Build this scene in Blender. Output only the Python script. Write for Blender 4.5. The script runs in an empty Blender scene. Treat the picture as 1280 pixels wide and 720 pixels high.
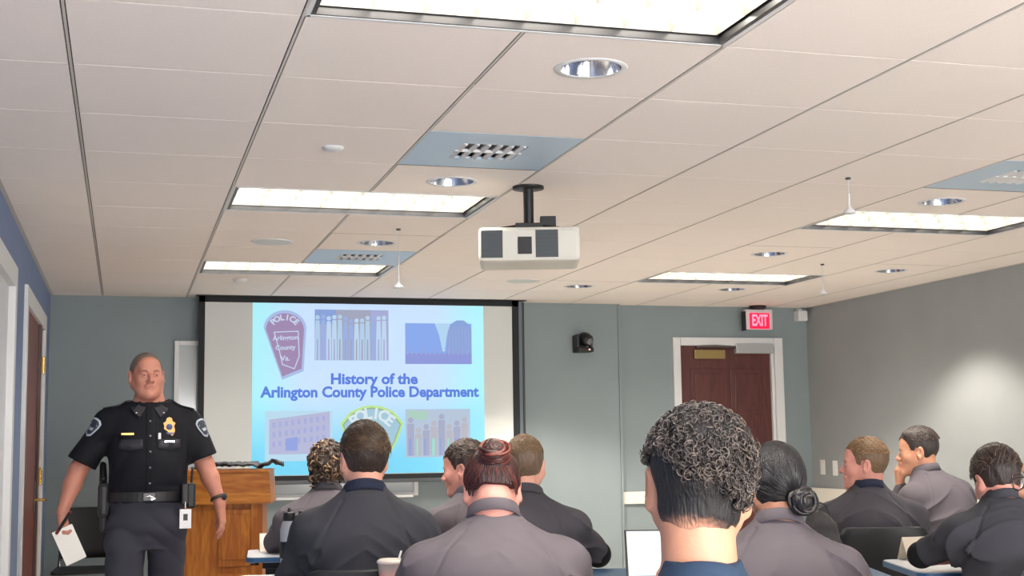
import bpy, bmesh, math, random
import numpy as np
from mathutils import Vector, Matrix
random.seed(7); RNG = np.random.default_rng(7)
PI = math.pi
sc = bpy.context.scene
COL = sc.collection
# ------------------------------------------------------------------ camera
F_PX, YAW, PITCH, ROLL = 1687.2, .2799, .1150, -.0138
CAM = np.array([-.4383, -3.4969, 1.25])
CEIL = 1.25 + 1.1387
def _cam():
    cy, sy, cp, sp = math.cos(YAW), math.sin(YAW), math.cos(PITCH), math.sin(PITCH)
    f = np.array([sy*cp, cy*cp, sp]); r0 = np.array([cy, -sy, 0.]); u0 = np.cross(r0, f)
    r = r0*math.cos(ROLL)+u0*math.sin(ROLL); u = -r0*math.sin(ROLL)+u0*math.cos(ROLL)
    return f, r, u
CF, CR, CU = _cam()
def at(px, py, d):
    return CAM + (CF + CR*(px-640)/F_PX - CU*(py-360)/F_PX)*d
def atz(px, py, z):
    v = CF + CR*(px-640)/F_PX - CU*(py-360)/F_PX
    return CAM + v*(z-CAM[2])/v[2]
cd = bpy.data.cameras.new('camera'); cd.sensor_width = 36; cd.lens = F_PX/1280*36; cd.clip_start = .05; cd.clip_end = 100
cam = bpy.data.objects.new('camera', cd); COL.objects.link(cam)
M = Matrix(((CR[0], CU[0], -CF[0], CAM[0]), (CR[1], CU[1], -CF[1], CAM[1]), (CR[2], CU[2], -CF[2], CAM[2]), (0, 0, 0, 1)))
cam.matrix_world = M; sc.camera = cam
# ------------------------------------------------------------------ materials
def lin(c):
    return tuple(((v/255)/12.92 if v/255 <= .04045 else (((v/255)+.055)/1.055)**2.4) for v in c)
MATS = {}
def mat(name, rgb, rough=.6, metal=0., spec=.5, var=0., vscale=20., bump=0., bscale=80., stretch=None, emit=None, estr=0., sheen=0., sss=0., attr=None, coat=0., trans=0., alpha=1.):
    if name in MATS: return MATS[name]
    m = bpy.data.materials.new(name); m.use_nodes = True; nt = m.node_tree
    b = nt.nodes['Principled BSDF']; L = nt.links
    c = lin(rgb)+(1,)
    b.inputs['Base Color'].default_value = c; b.inputs['Roughness'].default_value = rough
    b.inputs['Metallic'].default_value = metal; b.inputs['Specular IOR Level'].default_value = spec
    if sheen: b.inputs['Sheen Weight'].default_value = sheen
    if coat: b.inputs['Coat Weight'].default_value = coat; b.inputs['Coat Roughness'].default_value = .15
    if trans: b.inputs['Transmission Weight'].default_value = trans; b.inputs['IOR'].default_value = 1.2
    if alpha < 1: b.inputs['Alpha'].default_value = alpha
    if sss:
        b.inputs['Subsurface Weight'].default_value = sss; b.inputs['Subsurface Radius'].default_value = (.8, .35, .2); b.inputs['Subsurface Scale'].default_value = .01
    if emit: b.inputs['Emission Color'].default_value = lin(emit)+(1,); b.inputs['Emission Strength'].default_value = estr
    tc = nt.nodes.new('ShaderNodeTexCoord'); mp = nt.nodes.new('ShaderNodeMapping'); L.new(tc.outputs['Object'], mp.inputs['Vector'])
    if stretch: mp.inputs['Scale'].default_value = stretch
    if attr:
        a = nt.nodes.new('ShaderNodeAttribute'); a.attribute_name = attr; L.new(a.outputs['Color'], b.inputs['Base Color'])
    elif var:
        n = nt.nodes.new('ShaderNodeTexNoise'); n.inputs['Scale'].default_value = vscale; n.inputs['Detail'].default_value = 4; L.new(mp.outputs[0], n.inputs['Vector'])
        r = nt.nodes.new('ShaderNodeValToRGB'); L.new(n.outputs['Fac'], r.inputs['Fac'])
        r.color_ramp.elements[0].position = .3; r.color_ramp.elements[1].position = .7
        r.color_ramp.elements[0].color = tuple(max(0, v*(1-var)) for v in c[:3])+(1,)
        r.color_ramp.elements[1].color = tuple(min(1, v*(1+var)) for v in c[:3])+(1,)
        L.new(r.outputs['Color'], b.inputs['Base Color'])
    if bump:
        n2 = nt.nodes.new('ShaderNodeTexNoise'); n2.inputs['Scale'].default_value = bscale; n2.inputs['Detail'].default_value = 3; L.new(mp.outputs[0], n2.inputs['Vector'])
        bp = nt.nodes.new('ShaderNodeBump'); bp.inputs['Strength'].default_value = bump; bp.inputs['Distance'].default_value = .01
        L.new(n2.outputs['Fac'], bp.inputs['Height']); L.new(bp.outputs[0], b.inputs['Normal'])
    MATS[name] = m
    return m
def wood(name, rgb, rgb2, rough=.4, axis=2, scale=6., dist=3.):
    if name in MATS: return MATS[name]
    m = bpy.data.materials.new(name); m.use_nodes = True; nt = m.node_tree; b = nt.nodes['Principled BSDF']; L = nt.links
    tc = nt.nodes.new('ShaderNodeTexCoord'); mp = nt.nodes.new('ShaderNodeMapping'); L.new(tc.outputs['Object'], mp.inputs['Vector'])
    s = [1, 1, 1]; s[axis] = .12; mp.inputs['Scale'].default_value = s
    n = nt.nodes.new('ShaderNodeTexNoise'); n.inputs['Scale'].default_value = scale; n.inputs['Detail'].default_value = 3; n.inputs['Distortion'].default_value = .6; L.new(mp.outputs[0], n.inputs['Vector'])
    mu = nt.nodes.new('ShaderNodeMath'); mu.operation = 'MULTIPLY'; mu.inputs[1].default_value = dist*6; L.new(n.outputs['Fac'], mu.inputs[0])
    fr = nt.nodes.new('ShaderNodeMath'); fr.operation = 'PINGPONG'; fr.inputs[1].default_value = 1; L.new(mu.outputs[0], fr.inputs[0])
    n3 = nt.nodes.new('ShaderNodeTexNoise'); n3.inputs['Scale'].default_value = scale*14; L.new(mp.outputs[0], n3.inputs['Vector'])
    ad = nt.nodes.new('ShaderNodeMath'); ad.operation = 'MULTIPLY_ADD'; ad.inputs[1].default_value = .45; L.new(fr.outputs[0], ad.inputs[0]); L.new(n3.outputs['Fac'], ad.inputs[2])
    r = nt.nodes.new('ShaderNodeValToRGB'); L.new(ad.outputs[0], r.inputs['Fac'])
    r.color_ramp.elements[0].position = .35; r.color_ramp.elements[1].position = .9
    r.color_ramp.elements[0].color = lin(rgb)+(1,); r.color_ramp.elements[1].color = lin(rgb2)+(1,)
    L.new(r.outputs['Color'], b.inputs['Base Color']); b.inputs['Roughness'].default_value = rough
    MATS[name] = m
    return m
# ------------------------------------------------------------------ mesh builder
class MB:
    def __init__(s): s.v = []; s.f = []; s.mi = []; s.sm = []
    def add(s, vs, fs, mi=0, smooth=False):
        o = len(s.v); s.v += [tuple(map(float, p)) for p in vs]
        for f in fs: s.f.append(tuple(i+o for i in f)); s.mi.append(mi); s.sm.append(smooth)
        return s
    def box(s, lo, hi, mi=0, bev=0., R=None, c=None):
        x0, y0, z0 = lo; x1, y1, z1 = hi
        if bev > 0:
            b = min(bev, (x1-x0)/2.01, (y1-y0)/2.01, (z1-z0)/2.01)
            bm = bmesh.new(); bmesh.ops.create_cube(bm, size=1)
            for v in bm.verts: v.co = Vector(((x0+x1)/2+v.co.x*(x1-x0), (y0+y1)/2+v.co.y*(y1-y0), (z0+z1)/2+v.co.z*(z1-z0)))
            bmesh.ops.bevel(bm, geom=bm.edges[:], offset=b, segments=2, affect='EDGES', profile=.6)
            vs = [v.co.copy() for v in bm.verts]; fs = [[v.index for v in f.verts] for f in bm.faces]; bm.free()
        else:
            vs = [(x, y, z) for x in (x0, x1) for y in (y0, y1) for z in (z0, z1)]
            fs = [(0, 1, 3, 2), (4, 6, 7, 5), (0, 4, 5, 1), (2, 3, 7, 6), (0, 2, 6, 4), (1, 5, 7, 3)]
        if R is not None:
            c = Vector(c); vs = [R @ (Vector(v)-c) + c for v in vs]
        return s.add(vs, fs, mi)
    def tube(s, pts, r, n=10, mi=0, caps=True, flat=1.):
        P = np.array(pts, float); m = len(P); rr = np.full(m, r) if np.isscalar(r) else np.array(r, float)
        T = np.gradient(P, axis=0); T /= np.linalg.norm(T, axis=1)[:, None]+1e-12
        up = np.array([0, 0, 1.]) if abs(T[0][2]) < .9 else np.array([1., 0, 0]); vs = []
        a = np.linspace(0, 2*PI, n, endpoint=False)
        N = np.cross(up, T[0]); N /= np.linalg.norm(N)
        for i in range(m):
            N = N - T[i]*(N@T[i]); N /= np.linalg.norm(N)+1e-12; B = np.cross(T[i], N)
            for q in a: vs.append(P[i]+rr[i]*(math.cos(q)*N+flat*math.sin(q)*B))
        fs = [(i*n+j, i*n+(j+1) % n, (i+1)*n+(j+1) % n, (i+1)*n+j) for i in range(m-1) for j in range(n)]
        s.add(vs, fs, mi, True)
        if caps: s.add(vs[:n], [tuple(range(n))[::-1]], mi); s.add(vs[-n:], [tuple(range(n))], mi)
        return s
    def lathe(s, prof, c=(0, 0, 0), n=32, mi=0, axis='z', smooth=True, close=False):
        vs = []; c = np.array(c, float)
        for (r, z) in prof:
            for j in range(n):
                a = 2*PI*j/n; p = (r*math.cos(a), r*math.sin(a), z)
                if axis == 'y': p = (p[0], p[2], p[1])
                if axis == 'x': p = (p[2], p[0], p[1])
                vs.append(c+np.array(p))
        m = len(prof)
        fs = [(i*n+j, i*n+(j+1) % n, (i+1)*n+(j+1) % n, (i+1)*n+j) for i in range(m-1) for j in range(n)]
        return s.add(vs, fs, mi, smooth)
    def disc(s, c, r, n=32, mi=0, axis='z'):
        return s.lathe([(1e-4, 0), (r, 0)], c, n, mi, axis, False)
    def prism(s, poly, y0, y1, mi=0):
        """poly in (x,z), extruded along y"""
        n = len(poly); vs = [(x, y0, z) for x, z in poly]+[(x, y1, z) for x, z in poly]
        fs = [tuple(range(n)), tuple(range(2*n-1, n-1, -1))]+[(i, n+i, n+(i+1) % n, (i+1) % n) for i in range(n)]
        return s.add(vs, fs, mi)
    def build(s, name, mats, parent=None, loc=None, rz=0.):
        me = bpy.data.meshes.new(name); me.from_pydata(s.v, [], s.f)
        if not isinstance(mats, (list, tuple)): mats = [mats]
        for m in mats: me.materials.append(m)
        me.polygons.foreach_set('material_index', s.mi); me.polygons.foreach_set('use_smooth', s.sm)
        bm = bmesh.new(); bm.from_mesh(me); bmesh.ops.recalc_face_normals(bm, faces=bm.faces[:]); bm.to_mesh(me); bm.free()
        o = bpy.data.objects.new(name, me); COL.objects.link(o)
        if loc is not None: o.location = loc
        o.rotation_euler.z = rz
        if parent is not None: o.parent = parent
        return o
def tag(o, label=None, cat=None, group=None, kind=None):
    if label: o['label'] = label
    if cat: o['category'] = cat
    if group: o['group'] = group
    if kind: o['kind'] = kind
    return o
def empty(name, loc=(0, 0, 0), rz=0., label=None, cat=None, group=None):
    o = bpy.data.objects.new(name, None); COL.objects.link(o); o.location = tuple(map(float, loc)); o.rotation_euler.z = rz; o.empty_display_size = .1
    return tag(o, label, cat, group)
def struct(mb, name, mats): return tag(mb.build(name, mats), kind='structure')
def copy_tree(o, parent=None):
    c = o.copy(); COL.objects.link(c)
    if parent is not None: c.parent = parent
    for ch in list(o.children): copy_tree(ch, c)
    return c
def text_mesh(txt, size, extrude=.001, offset=0., align='CENTER', shear=0., spacing=1.):
    cu = bpy.data.curves.new('lettering', 'FONT'); cu.body = txt; cu.size = size; cu.extrude = extrude; cu.offset = offset
    cu.align_x = align; cu.align_y = 'CENTER'; cu.shear = shear; cu.space_character = spacing; cu.resolution_u = 3
    o = bpy.data.objects.new('lettering', cu); COL.objects.link(o)
    bpy.context.view_layer.update()
    me = bpy.data.meshes.new_from_object(o.evaluated_get(bpy.context.evaluated_depsgraph_get()))
    V = np.array([v.co[:] for v in me.vertices]) if len(me.vertices) else np.zeros((0, 3)); Fc = [tuple(p.vertices) for p in me.polygons]
    bpy.data.objects.remove(o); bpy.data.curves.remove(cu); bpy.data.meshes.remove(me)
    return V, Fc
# ------------------------------------------------------------------ signed distance bodies
def nrm(v): v = np.array(v, float); return v/np.linalg.norm(v)
def rotm(yaw=0., pitch=0., roll=0.):
    """yaw about z (ccw), pitch: nose down positive, roll about forward axis; columns = local axes"""
    cy, sy = math.cos(yaw), math.sin(yaw); Z = np.array([[cy, -sy, 0], [sy, cy, 0], [0, 0, 1.]])
    cp, sp = math.cos(-pitch), math.sin(-pitch); X = np.array([[1, 0, 0], [0, cp, -sp], [0, sp, cp]])
    cr, sr = math.cos(roll), math.sin(roll); Yy = np.array([[cr, 0, sr], [0, 1, 0], [-sr, 0, cr]])
    return Z@X@Yy
class S:
    def __init__(s): s.ops = []
    def _a(s, fn, lo, hi, k, op): s.ops.append((fn, np.array(lo, float), np.array(hi, float), k, op)); return s
    def cone(s, a, b, r1, r2, k=.02, op='u', flat=None):
        a = np.array(a, float); b = np.array(b, float); ab = b-a; L2 = ab@ab+1e-12
        def fn(P):
            t = np.clip((P-a)@ab/L2, 0, 1); q = P-a-t[:, None]*ab
            if flat is not None:
                ax, fac = flat; q = q + (q@ax)[:, None]*ax*(1/fac-1); d = np.linalg.norm(q, axis=1)-(r1+(r2-r1)*t); return d*min(1, fac)
            return np.linalg.norm(q, axis=1)-(r1+(r2-r1)*t)
        r = max(r1, r2)*(1.0 if flat is None else max(1, flat[1])); return s._a(fn, np.minimum(a, b)-r, np.maximum(a, b)+r, k, op)
    def chain(s, pts, rs, k=.01, op='u'):
        for i in range(len(pts)-1): s.cone(pts[i], pts[i+1], rs[i], rs[i+1], k, op)
        return s
    def ell(s, c, r, R=None, k=.02, op='u'):
        c = np.array(c, float); r = np.array(r, float)
        def fn(P):
            q = P-c
            if R is not None: q = q@R
            k0 = np.linalg.norm(q/r, axis=1); k1 = np.linalg.norm(q/(r*r), axis=1)+1e-9
            return k0*(k0-1)/k1
        m = r.max(); return s._a(fn, c-m, c+m, k, op)
    def loft(s, o, R, tab, k=.03, op='u', p=2.2):
        """tab rows: z, a, b, yo (all metres, in frame R at o)"""
        T = np.array(tab, float); o = np.array(o, float)
        zz = np.linspace(T[0, 0], T[-1, 0], 60)
        cols = []
        for c in (1, 2, 3):
            y = np.interp(zz, T[:, 0], T[:, c]); ker = np.ones(7)/7; y = np.convolve(np.pad(y, 3, 'edge'), ker, 'valid'); cols.append(y)
        def fn(P):
            q = (P-o)@R; z = q[:, 2]; a = np.interp(z, zz, cols[0]); b = np.interp(z, zz, cols[1]); yo = np.interp(z, zz, cols[2])
            kk = (np.abs(q[:, 0]/a)**p+np.abs((q[:, 1]-yo)/b)**p)**(1/p)
            d = (kk-1)*np.minimum(a, b)*.92
            return np.maximum(d, np.maximum(T[0, 0]-z, z-T[-1, 0]))
        m = T[:, 1].max()+.06; e0 = o+R[:, 2]*T[0, 0]; e1 = o+R[:, 2]*T[-1, 0]
        return s._a(fn, np.minimum(e0, e1)-m, np.maximum(e0, e1)+m, k, op)
    def sub(s, other, c, R, k=.02, op='u'):
        c = np.array(c, float)
        lo, hi = other.bounds(); m = max(np.abs(lo).max(), np.abs(hi).max())
        return s._a(lambda P: other.ev((P-c)@R), c-m, c+m, k, op)
    def fn(s, f, lo, hi, k=.0, op='u'): return s._a(f, lo, hi, k, op)
    def bounds(s):
        lo = np.min([o[1] for o in s.ops if o[4] == 'u'], axis=0); hi = np.max([o[2] for o in s.ops if o[4] == 'u'], axis=0); return lo, hi
    def ev(s, P):
        d = np.full(len(P), 9.)
        for fn, lo, hi, k, op in s.ops:
            if op == 'w':
                d = fn(P, d); continue
            m = k+.03
            if op == 'i': idx = slice(None)
            else:
                idx = np.nonzero(np.all((P > lo-m-.05) & (P < hi+m+.05), axis=1))[0]
                if len(idx) == 0: continue
            e = fn(P[idx]); c = d[idx]
            if op == 'u':
                if k > 0:
                    h = np.clip(.5+.5*(c-e)/k, 0, 1); d[idx] = c+(e-c)*h-k*h*(1-h)
                else: d[idx] = np.minimum(c, e)
            else:
                if op == 's': e = -e
                if k > 0:
                    h = np.clip(.5-.5*(c-e)/k, 0, 1); d[idx] = c+(e-c)*h+k*h*(1-h)
                else: d[idx] = np.maximum(c, e)
        return d
def polygonise(sdf, vox, lo=None, hi=None, pad=.03):
    b0, b1 = sdf.bounds()
    lo = (b0 if lo is None else np.array(lo))-pad; hi = (b1 if hi is None else np.array(hi))+pad
    B = 4; nb = np.ceil((hi-lo)/(vox*B)).astype(int)+1; n = nb*B
    bi = np.stack(np.meshgrid(*[np.arange(k) for k in nb], indexing='ij'), -1).reshape(-1, 3)
    bc = lo+(bi*B+(B-1)/2)*vox
    dc = np.concatenate([sdf.ev(bc[i:i+200000]) for i in range(0, len(bc), 200000)])
    D = np.repeat(np.repeat(np.repeat(dc.reshape(nb).astype(np.float32), B, 0), B, 1), B, 2)
    near = bi[np.abs(dc) < vox*B*1.9+.004]
    off = np.stack(np.meshgrid(*[np.arange(B)]*3, indexing='ij'), -1).reshape(-1, 3)
    for i in range(0, len(near), 8000):
        ii = (near[i:i+8000, None, :]*B+off[None]).reshape(-1, 3)
        D[ii[:, 0], ii[:, 1], ii[:, 2]] = sdf.ev(lo+ii*vox)
    sgn = D < 0
    any_ = np.zeros(tuple(n-1), bool); all_ = np.ones(tuple(n-1), bool)
    cs = [(i, j, k) for i in (0, 1) for j in (0, 1) for k in (0, 1)]
    for i, j, k in cs:
        v = sgn[i:n[0]-1+i, j:n[1]-1+j, k:n[2]-1+k]; any_ |= v; all_ &= v
    act = any_ & ~all_; I = np.stack(np.nonzero(act), -1)
    idm = np.full(act.shape, -1, np.int32); idm[act] = np.arange(len(I))
    vals = np.stack([D[I[:, 0]+c[0], I[:, 1]+c[1], I[:, 2]+c[2]] for c in cs], 1)
    acc = np.zeros((len(I), 3)); cnt = np.zeros(len(I))
    for a in range(8):
        for b in range(a+1, 8):
            ca, cb = np.array(cs[a]), np.array(cs[b])
            if np.abs(ca-cb).sum() != 1: continue
            va, vb = vals[:, a], vals[:, b]; m = (va < 0) != (vb < 0)
            t = np.where(m, va/np.where(m, va-vb, 1), 0)
            acc += np.where(m[:, None], ca+t[:, None]*(cb-ca), 0); cnt += m
    V = lo+(I+acc/np.maximum(cnt, 1)[:, None])*vox
    Q = []
    for ax in range(3):
        s0 = [slice(1, n[q]-1) for q in range(3)]; s1 = list(s0); s0[ax] = slice(0, n[ax]-1); s1[ax] = slice(1, n[ax])
        A = sgn[tuple(s0)]; Bq = sgn[tuple(s1)]; E = np.stack(np.nonzero(A != Bq), -1)
        if len(E) == 0: continue
        ins = A[E[:, 0], E[:, 1], E[:, 2]]
        base = E.copy(); 
        for q in range(3):
            if q != ax: base[:, q] += 1
        u, w = [(1, 2), (2, 0), (0, 1)][ax]
        def cell(du, dw):
            c = base.copy(); c[:, u] -= du; c[:, w] -= dw; return idm[c[:, 0], c[:, 1], c[:, 2]]
        q = np.stack([cell(1, 1), cell(0, 1), cell(0, 0), cell(1, 0)], 1)
        q[~ins] = q[~ins][:, ::-1]; Q.append(q)
    Q = np.concatenate(Q); Q = Q[(Q >= 0).all(1)]
    return V, Q
def mesh_np(name, V, Q, mats, parent=None, smooth=True, col=None, midx=None):
    me = bpy.data.meshes.new(name); nv, nf, kf = len(V), len(Q), Q.shape[1]
    me.vertices.add(nv); me.vertices.foreach_set('co', np.ascontiguousarray(V, dtype=np.float32).ravel())
    me.loops.add(nf*kf); me.loops.foreach_set('vertex_index', Q.astype(np.int32).ravel())
    me.polygons.add(nf); me.polygons.foreach_set('loop_start', np.arange(0, nf*kf, kf, dtype=np.int32)); me.polygons.foreach_set('loop_total', np.full(nf, kf, np.int32))
    if not isinstance(mats, (list, tuple)): mats = [mats]
    for m in mats: me.materials.append(m)
    if midx is not None: me.polygons.foreach_set('material_index', midx.astype(np.int32))
    me.polygons.foreach_set('use_smooth', np.full(nf, smooth)); me.update(calc_edges=True); me.validate()
    if col is not None:
        a = me.color_attributes.new('tint', 'FLOAT_COLOR', 'POINT'); a.data.foreach_set('color', np.concatenate([col, np.ones((nv, 1))], 1).astype(np.float32).ravel())
    o = bpy.data.objects.new(name, me); COL.objects.link(o)
    if parent is not None: o.parent = parent
    return o
_SN = {}
def snoise(P, freq, seed=0, n=7):
    r = np.random.default_rng(seed); out = np.zeros(len(P))
    for i in range(n):
        d = r.normal(size=3); d /= np.linalg.norm(d); out += np.sin(P@d*freq*r.uniform(.6, 1.5)+r.uniform(0, 6.28)+1.3*np.sin(P@np.roll(d, 1)*freq*.7))
    return out/n**.5
def tubes_np(paths, radii, n=5):
    """many short tubes at once: paths (K,m,3), radii (K,m) -> V,Q, index of tube per vertex"""
    K, m, _ = paths.shape; T = np.gradient(paths, axis=1); T /= np.linalg.norm(T, axis=2)[..., None]+1e-9
    N = np.cross(T, np.array([.31, .52, .79])); N /= np.linalg.norm(N, axis=2)[..., None]+1e-9; B = np.cross(T, N)
    a = np.linspace(0, 2*PI, n, endpoint=False)
    V = paths[:, :, None, :]+radii[:, :, None, None]*(np.cos(a)[None, None, :, None]*N[:, :, None, :]+np.sin(a)[None, None, :, None]*B[:, :, None, :])
    V = V.reshape(-1, 3); i = np.arange(m-1)[:, None]; j = np.arange(n)[None, :]
    q = np.stack([i*n+j, i*n+(j+1) % n, (i+1)*n+(j+1) % n, (i+1)*n+j], -1).reshape(-1, 4)
    Q = (q[None]+(np.arange(K)*m*n)[:, None, None]).reshape(-1, 4)
    return V, Q, np.repeat(np.arange(K), m*n)
# ================================================================== the room
T = .61
XL, XR, YB, YR, YF = -.978, 5.25, 6.96, 7.04, -5.2     # left, right, screen wall, recessed wall, rear wall
XS = 3.484                                              # where the screen wall steps back
m_wall = mat('wall_paint', (131, 143, 147), .75, var=.03, vscale=3, bump=.04, bscale=220)
m_wallL = mat('left_wall_paint', (112, 130, 166), .7, var=.03, vscale=3)
m_wallR = mat('right_wall_paint', (150, 155, 157), .75, var=.03, vscale=3)
m_white = mat('white_trim_paint', (214, 216, 218), .45)
m_cream = mat('cream_rail_paint', (226, 222, 212), .5)
m_tile = mat('ceiling_tile', (238, 230, 224), .9, var=.03, vscale=160, bump=.1, bscale=260)
m_grid = mat('ceiling_grid_metal', (196, 192, 186), .5)
m_gap = mat('ceiling_gap', (60, 56, 54), .9)
m_black = mat('black_plastic', (18, 19, 23), .45)
m_blackm = mat('black_metal', (22, 22, 26), .35, spec=.6)
m_chrome = mat('chrome', (215, 215, 218), .12, 1.)
m_brass = mat('brass', (205, 170, 95), .25, 1.)
m_carpet = mat('carpet', (196, 190, 182), .95, var=.15, vscale=60)
# floor
f = MB(); f.box((XL-.2, YF, -.05), (XR+.2, YR+.2, 0)); struct(f, 'floor', m_carpet)
# walls
w = MB(); w.box((XL-.14, YB, 0), (XS, YB+.3, CEIL+.1)); struct(w, 'wall_screen', m_wall)
DX0, DX1, DZ = 4.05, 4.93, 2.06
w = MB(); w.box((XS, YR, 0), (DX0, YR+.14, CEIL+.1)); w.box((DX1, YR, 0), (XR+.14, YR+.14, CEIL+.1)); w.box((DX0, YR, DZ), (DX1, YR+.14, CEIL+.1)); w.box((DX0-.1, YR+.14, -.0), (DX1+.1, YR+.2, CEIL)); struct(w, 'wall_back', m_wall)
w = MB(); w.box((XR, YF, 0), (XR+.14, YR, CEIL+.1)); struct(w, 'wall_right', m_wallR)
# left wall with two openings
LD = [(2.55, 3.45, 2.05), (4.42, 6.12, 2.06)]
w = MB(); y = YF
for a, b, z in LD: w.box((XL-.14, y, 0), (XL, a, CEIL+.1)); w.box((XL-.14, a, z), (XL, b, CEIL+.1)); y = b
w.box((XL-.14, y, 0), (XL, YB, CEIL+.1)); struct(w, 'wall_left', m_wallL)
w = MB(); w.box((XL-1.3, 2.2, 0), (XL-1.2, YB, CEIL+.1)); w.box((XL-1.3, 2.1, 0), (XL-.14, 2.2, CEIL+.1)); w.box((XL-1.3, YB, 0), (XL-.14, YB+.1, CEIL+.1)); w.box((XL-1.3, 2.1, -.05), (XL-.2, YB, 0)); w.box((XL-1.3, 2.1, CEIL), (XL-.14, YB, CEIL+.1)); struct(w, 'wall_corridor', mat('corridor_paint', (190, 190, 188), .8))
# rear wall with unseen windows, added so fill light reaches the class from behind
w = MB(); w.box((XL-.14, YF-.14, 0), (XR+.14, YF, .8)); w.box((XL-.14, YF-.14, 2.2), (XR+.14, YF, CEIL+.1))
for a, b in ((XL-.14, -.3), (1.9, 2.3), (4.5, XR+.14)): w.box((a, YF-.14, .8), (b, YF, 2.2))
struct(w, 'wall_rear', m_wall)
for i, (a, b) in enumerate(((-.3, 1.9), (2.3, 4.5))):
    wf = MB()
    for lo, hi in (((a, YF-.12, .8), (b, YF-.02, .86)), ((a, YF-.12, 2.14), (b, YF-.02, 2.2)), ((a, YF-.12, .8), (a+.05, YF-.02, 2.2)), ((b-.05, YF-.12, .8), (b, YF-.02, 2.2)), (((a+b)/2-.02, YF-.1, .8), ((a+b)/2+.02, YF-.04, 2.2))): wf.box(lo, hi)
    struct(wf, 'added_window_%d' % (i+1), m_white)  # frames of the added, unseen rear openings
# chair rails
def rail(name, lo, hi): r = MB(); r.box(lo, hi, 0, .008); return struct(r, name, m_cream)
RZ0, RZ1 = .745, .845
rail('trim_1', (XS, YR-.025, RZ0), (DX0-.07, YR, RZ1)); rail('trim_2', (DX1+.07, YR-.025, RZ0), (XR-.001, YR, RZ1))
rail('trim_3', (XR-.03, YF, RZ0-.03), (XR, YR-.026, RZ1))
for nm, lo, hi in (('baseboard_back', (XL, YB-.015, 0), (XS, YB, .1)), ('baseboard_right', (XR-.015, YF, 0), (XR, YR, .1))):
    b = MB(); b.box(lo, hi); struct(b, nm, mat('baseboard_rubber', (60, 62, 68), .6))
c0 = MB(); c0.box((XS-.012, YB-.012, 0), (XS+.004, YB+.02, CEIL)); struct(c0, 'trim_4', m_wall)
# ------------------------------------------------------------------ ceiling
FIX = [(0, -1), (0, 4), (0, 8), (5, 4), (5, 8), (5, -1), (0, -6), (5, -6)]   # troffers: 2 tiles wide, 1 deep
skip = {(i+a, j) for i, j in FIX for a in (0, 1)}
HOLES = {(1, 0), (1, 3), (1, 6), (5, 3), (7, 7), (6, 9), (5, 6), (4, 9)}
HR = .098
VENTS = {(1, 7), (1, 2), (5, 2)}
c = MB(); g = .0075
i0, i1 = math.floor(XL/T), math.ceil(XR/T); j0, j1 = math.floor(YF/T), math.ceil(YR/T)
zt = CEIL
for i in range(i0, i1):
    for j in range(j0, j1):
        if (i, j) in skip or (i, j) in VENTS: continue
        x0, x1, y0, y1 = max(i*T+g, XL), min((i+1)*T-g, XR), max(j*T+.0025, YF), min((j+1)*T-.0025, YR)
        if x1-x0 < .01 or y1-y0 < .01: continue
        if (i, j) in HOLES:
            cx, cy = (i+.5)*T, (j+.5)*T; n = 32; vs = []; 
            for k in range(n):
                a = 2*PI*k/n+PI/4; ca, sa = math.cos(a), math.sin(a); q = max(abs(ca), abs(sa)); vs.append((cx+ca*HR, cy+sa*HR, zt)); vs.append((cx+ca/q*(T/2-g), cy+sa/q*(T/2-.003), zt))
            c.add(vs, [(2*k, 2*k+1, (2*k+3) % (2*n), (2*k+2) % (2*n)) for k in range(n)], 0)
        else: c.box((x0, y0, zt), (x1, y1, zt+.012), 0, 0)
for i in range(i0, i1+1):
    x = i*T
    if not XL < x < XR: continue
    run = [j for j in range(j0, j1) if not any(i == fi+1 and j == fj for fi, fj in FIX)]
    for j in run: c.box((x-.0038, max(j*T, YF), zt-.001), (x+.0038, min((j+1)*T, YR), zt+.006), 1)
# wall angle
c.box((XL, YF, zt-.001), (XL+.02, YR, zt+.004), 1); c.box((XR-.02, YF, zt-.001), (XR, YR, zt+.004), 1); c.box((XL, YB-.02, zt-.001), (XS, YB, zt+.004), 1); c.box((XS, YR-.02, zt-.001), (XR, YR, zt+.004), 1)
# plenum above
for i in range(i0, i1):
    for j in range(j0, j1):
        if (i, j) in skip or (i, j) in HOLES or (i, j) in VENTS: continue
        c.add([(i*T, j*T, zt+.014), ((i+1)*T, j*T, zt+.014), ((i+1)*T, (j+1)*T, zt+.014), (i*T, (j+1)*T, zt+.014)], [(0, 1, 2, 3)], 2)
c.box((XL-.2, YF-.2, zt+.3), (XR+.2, YR+.3, zt+.32), 2)
for lo, hi in (((XL-.2, YF-.2, zt+.1), (XL-.14, YR+.3, zt+.3)), ((XR+.14, YF-.2, zt+.1), (XR+.2, YR+.3, zt+.3)), ((XL-.2, YF-.2, zt+.1), (XR+.2, YF-.14, zt+.3)), ((XL-.2, YR+.24, zt+.1), (XR+.2, YR+.3, zt+.3))): c.box(lo, hi, 2)
struct(c, 'ceiling', [m_tile, m_grid, m_gap])
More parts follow.
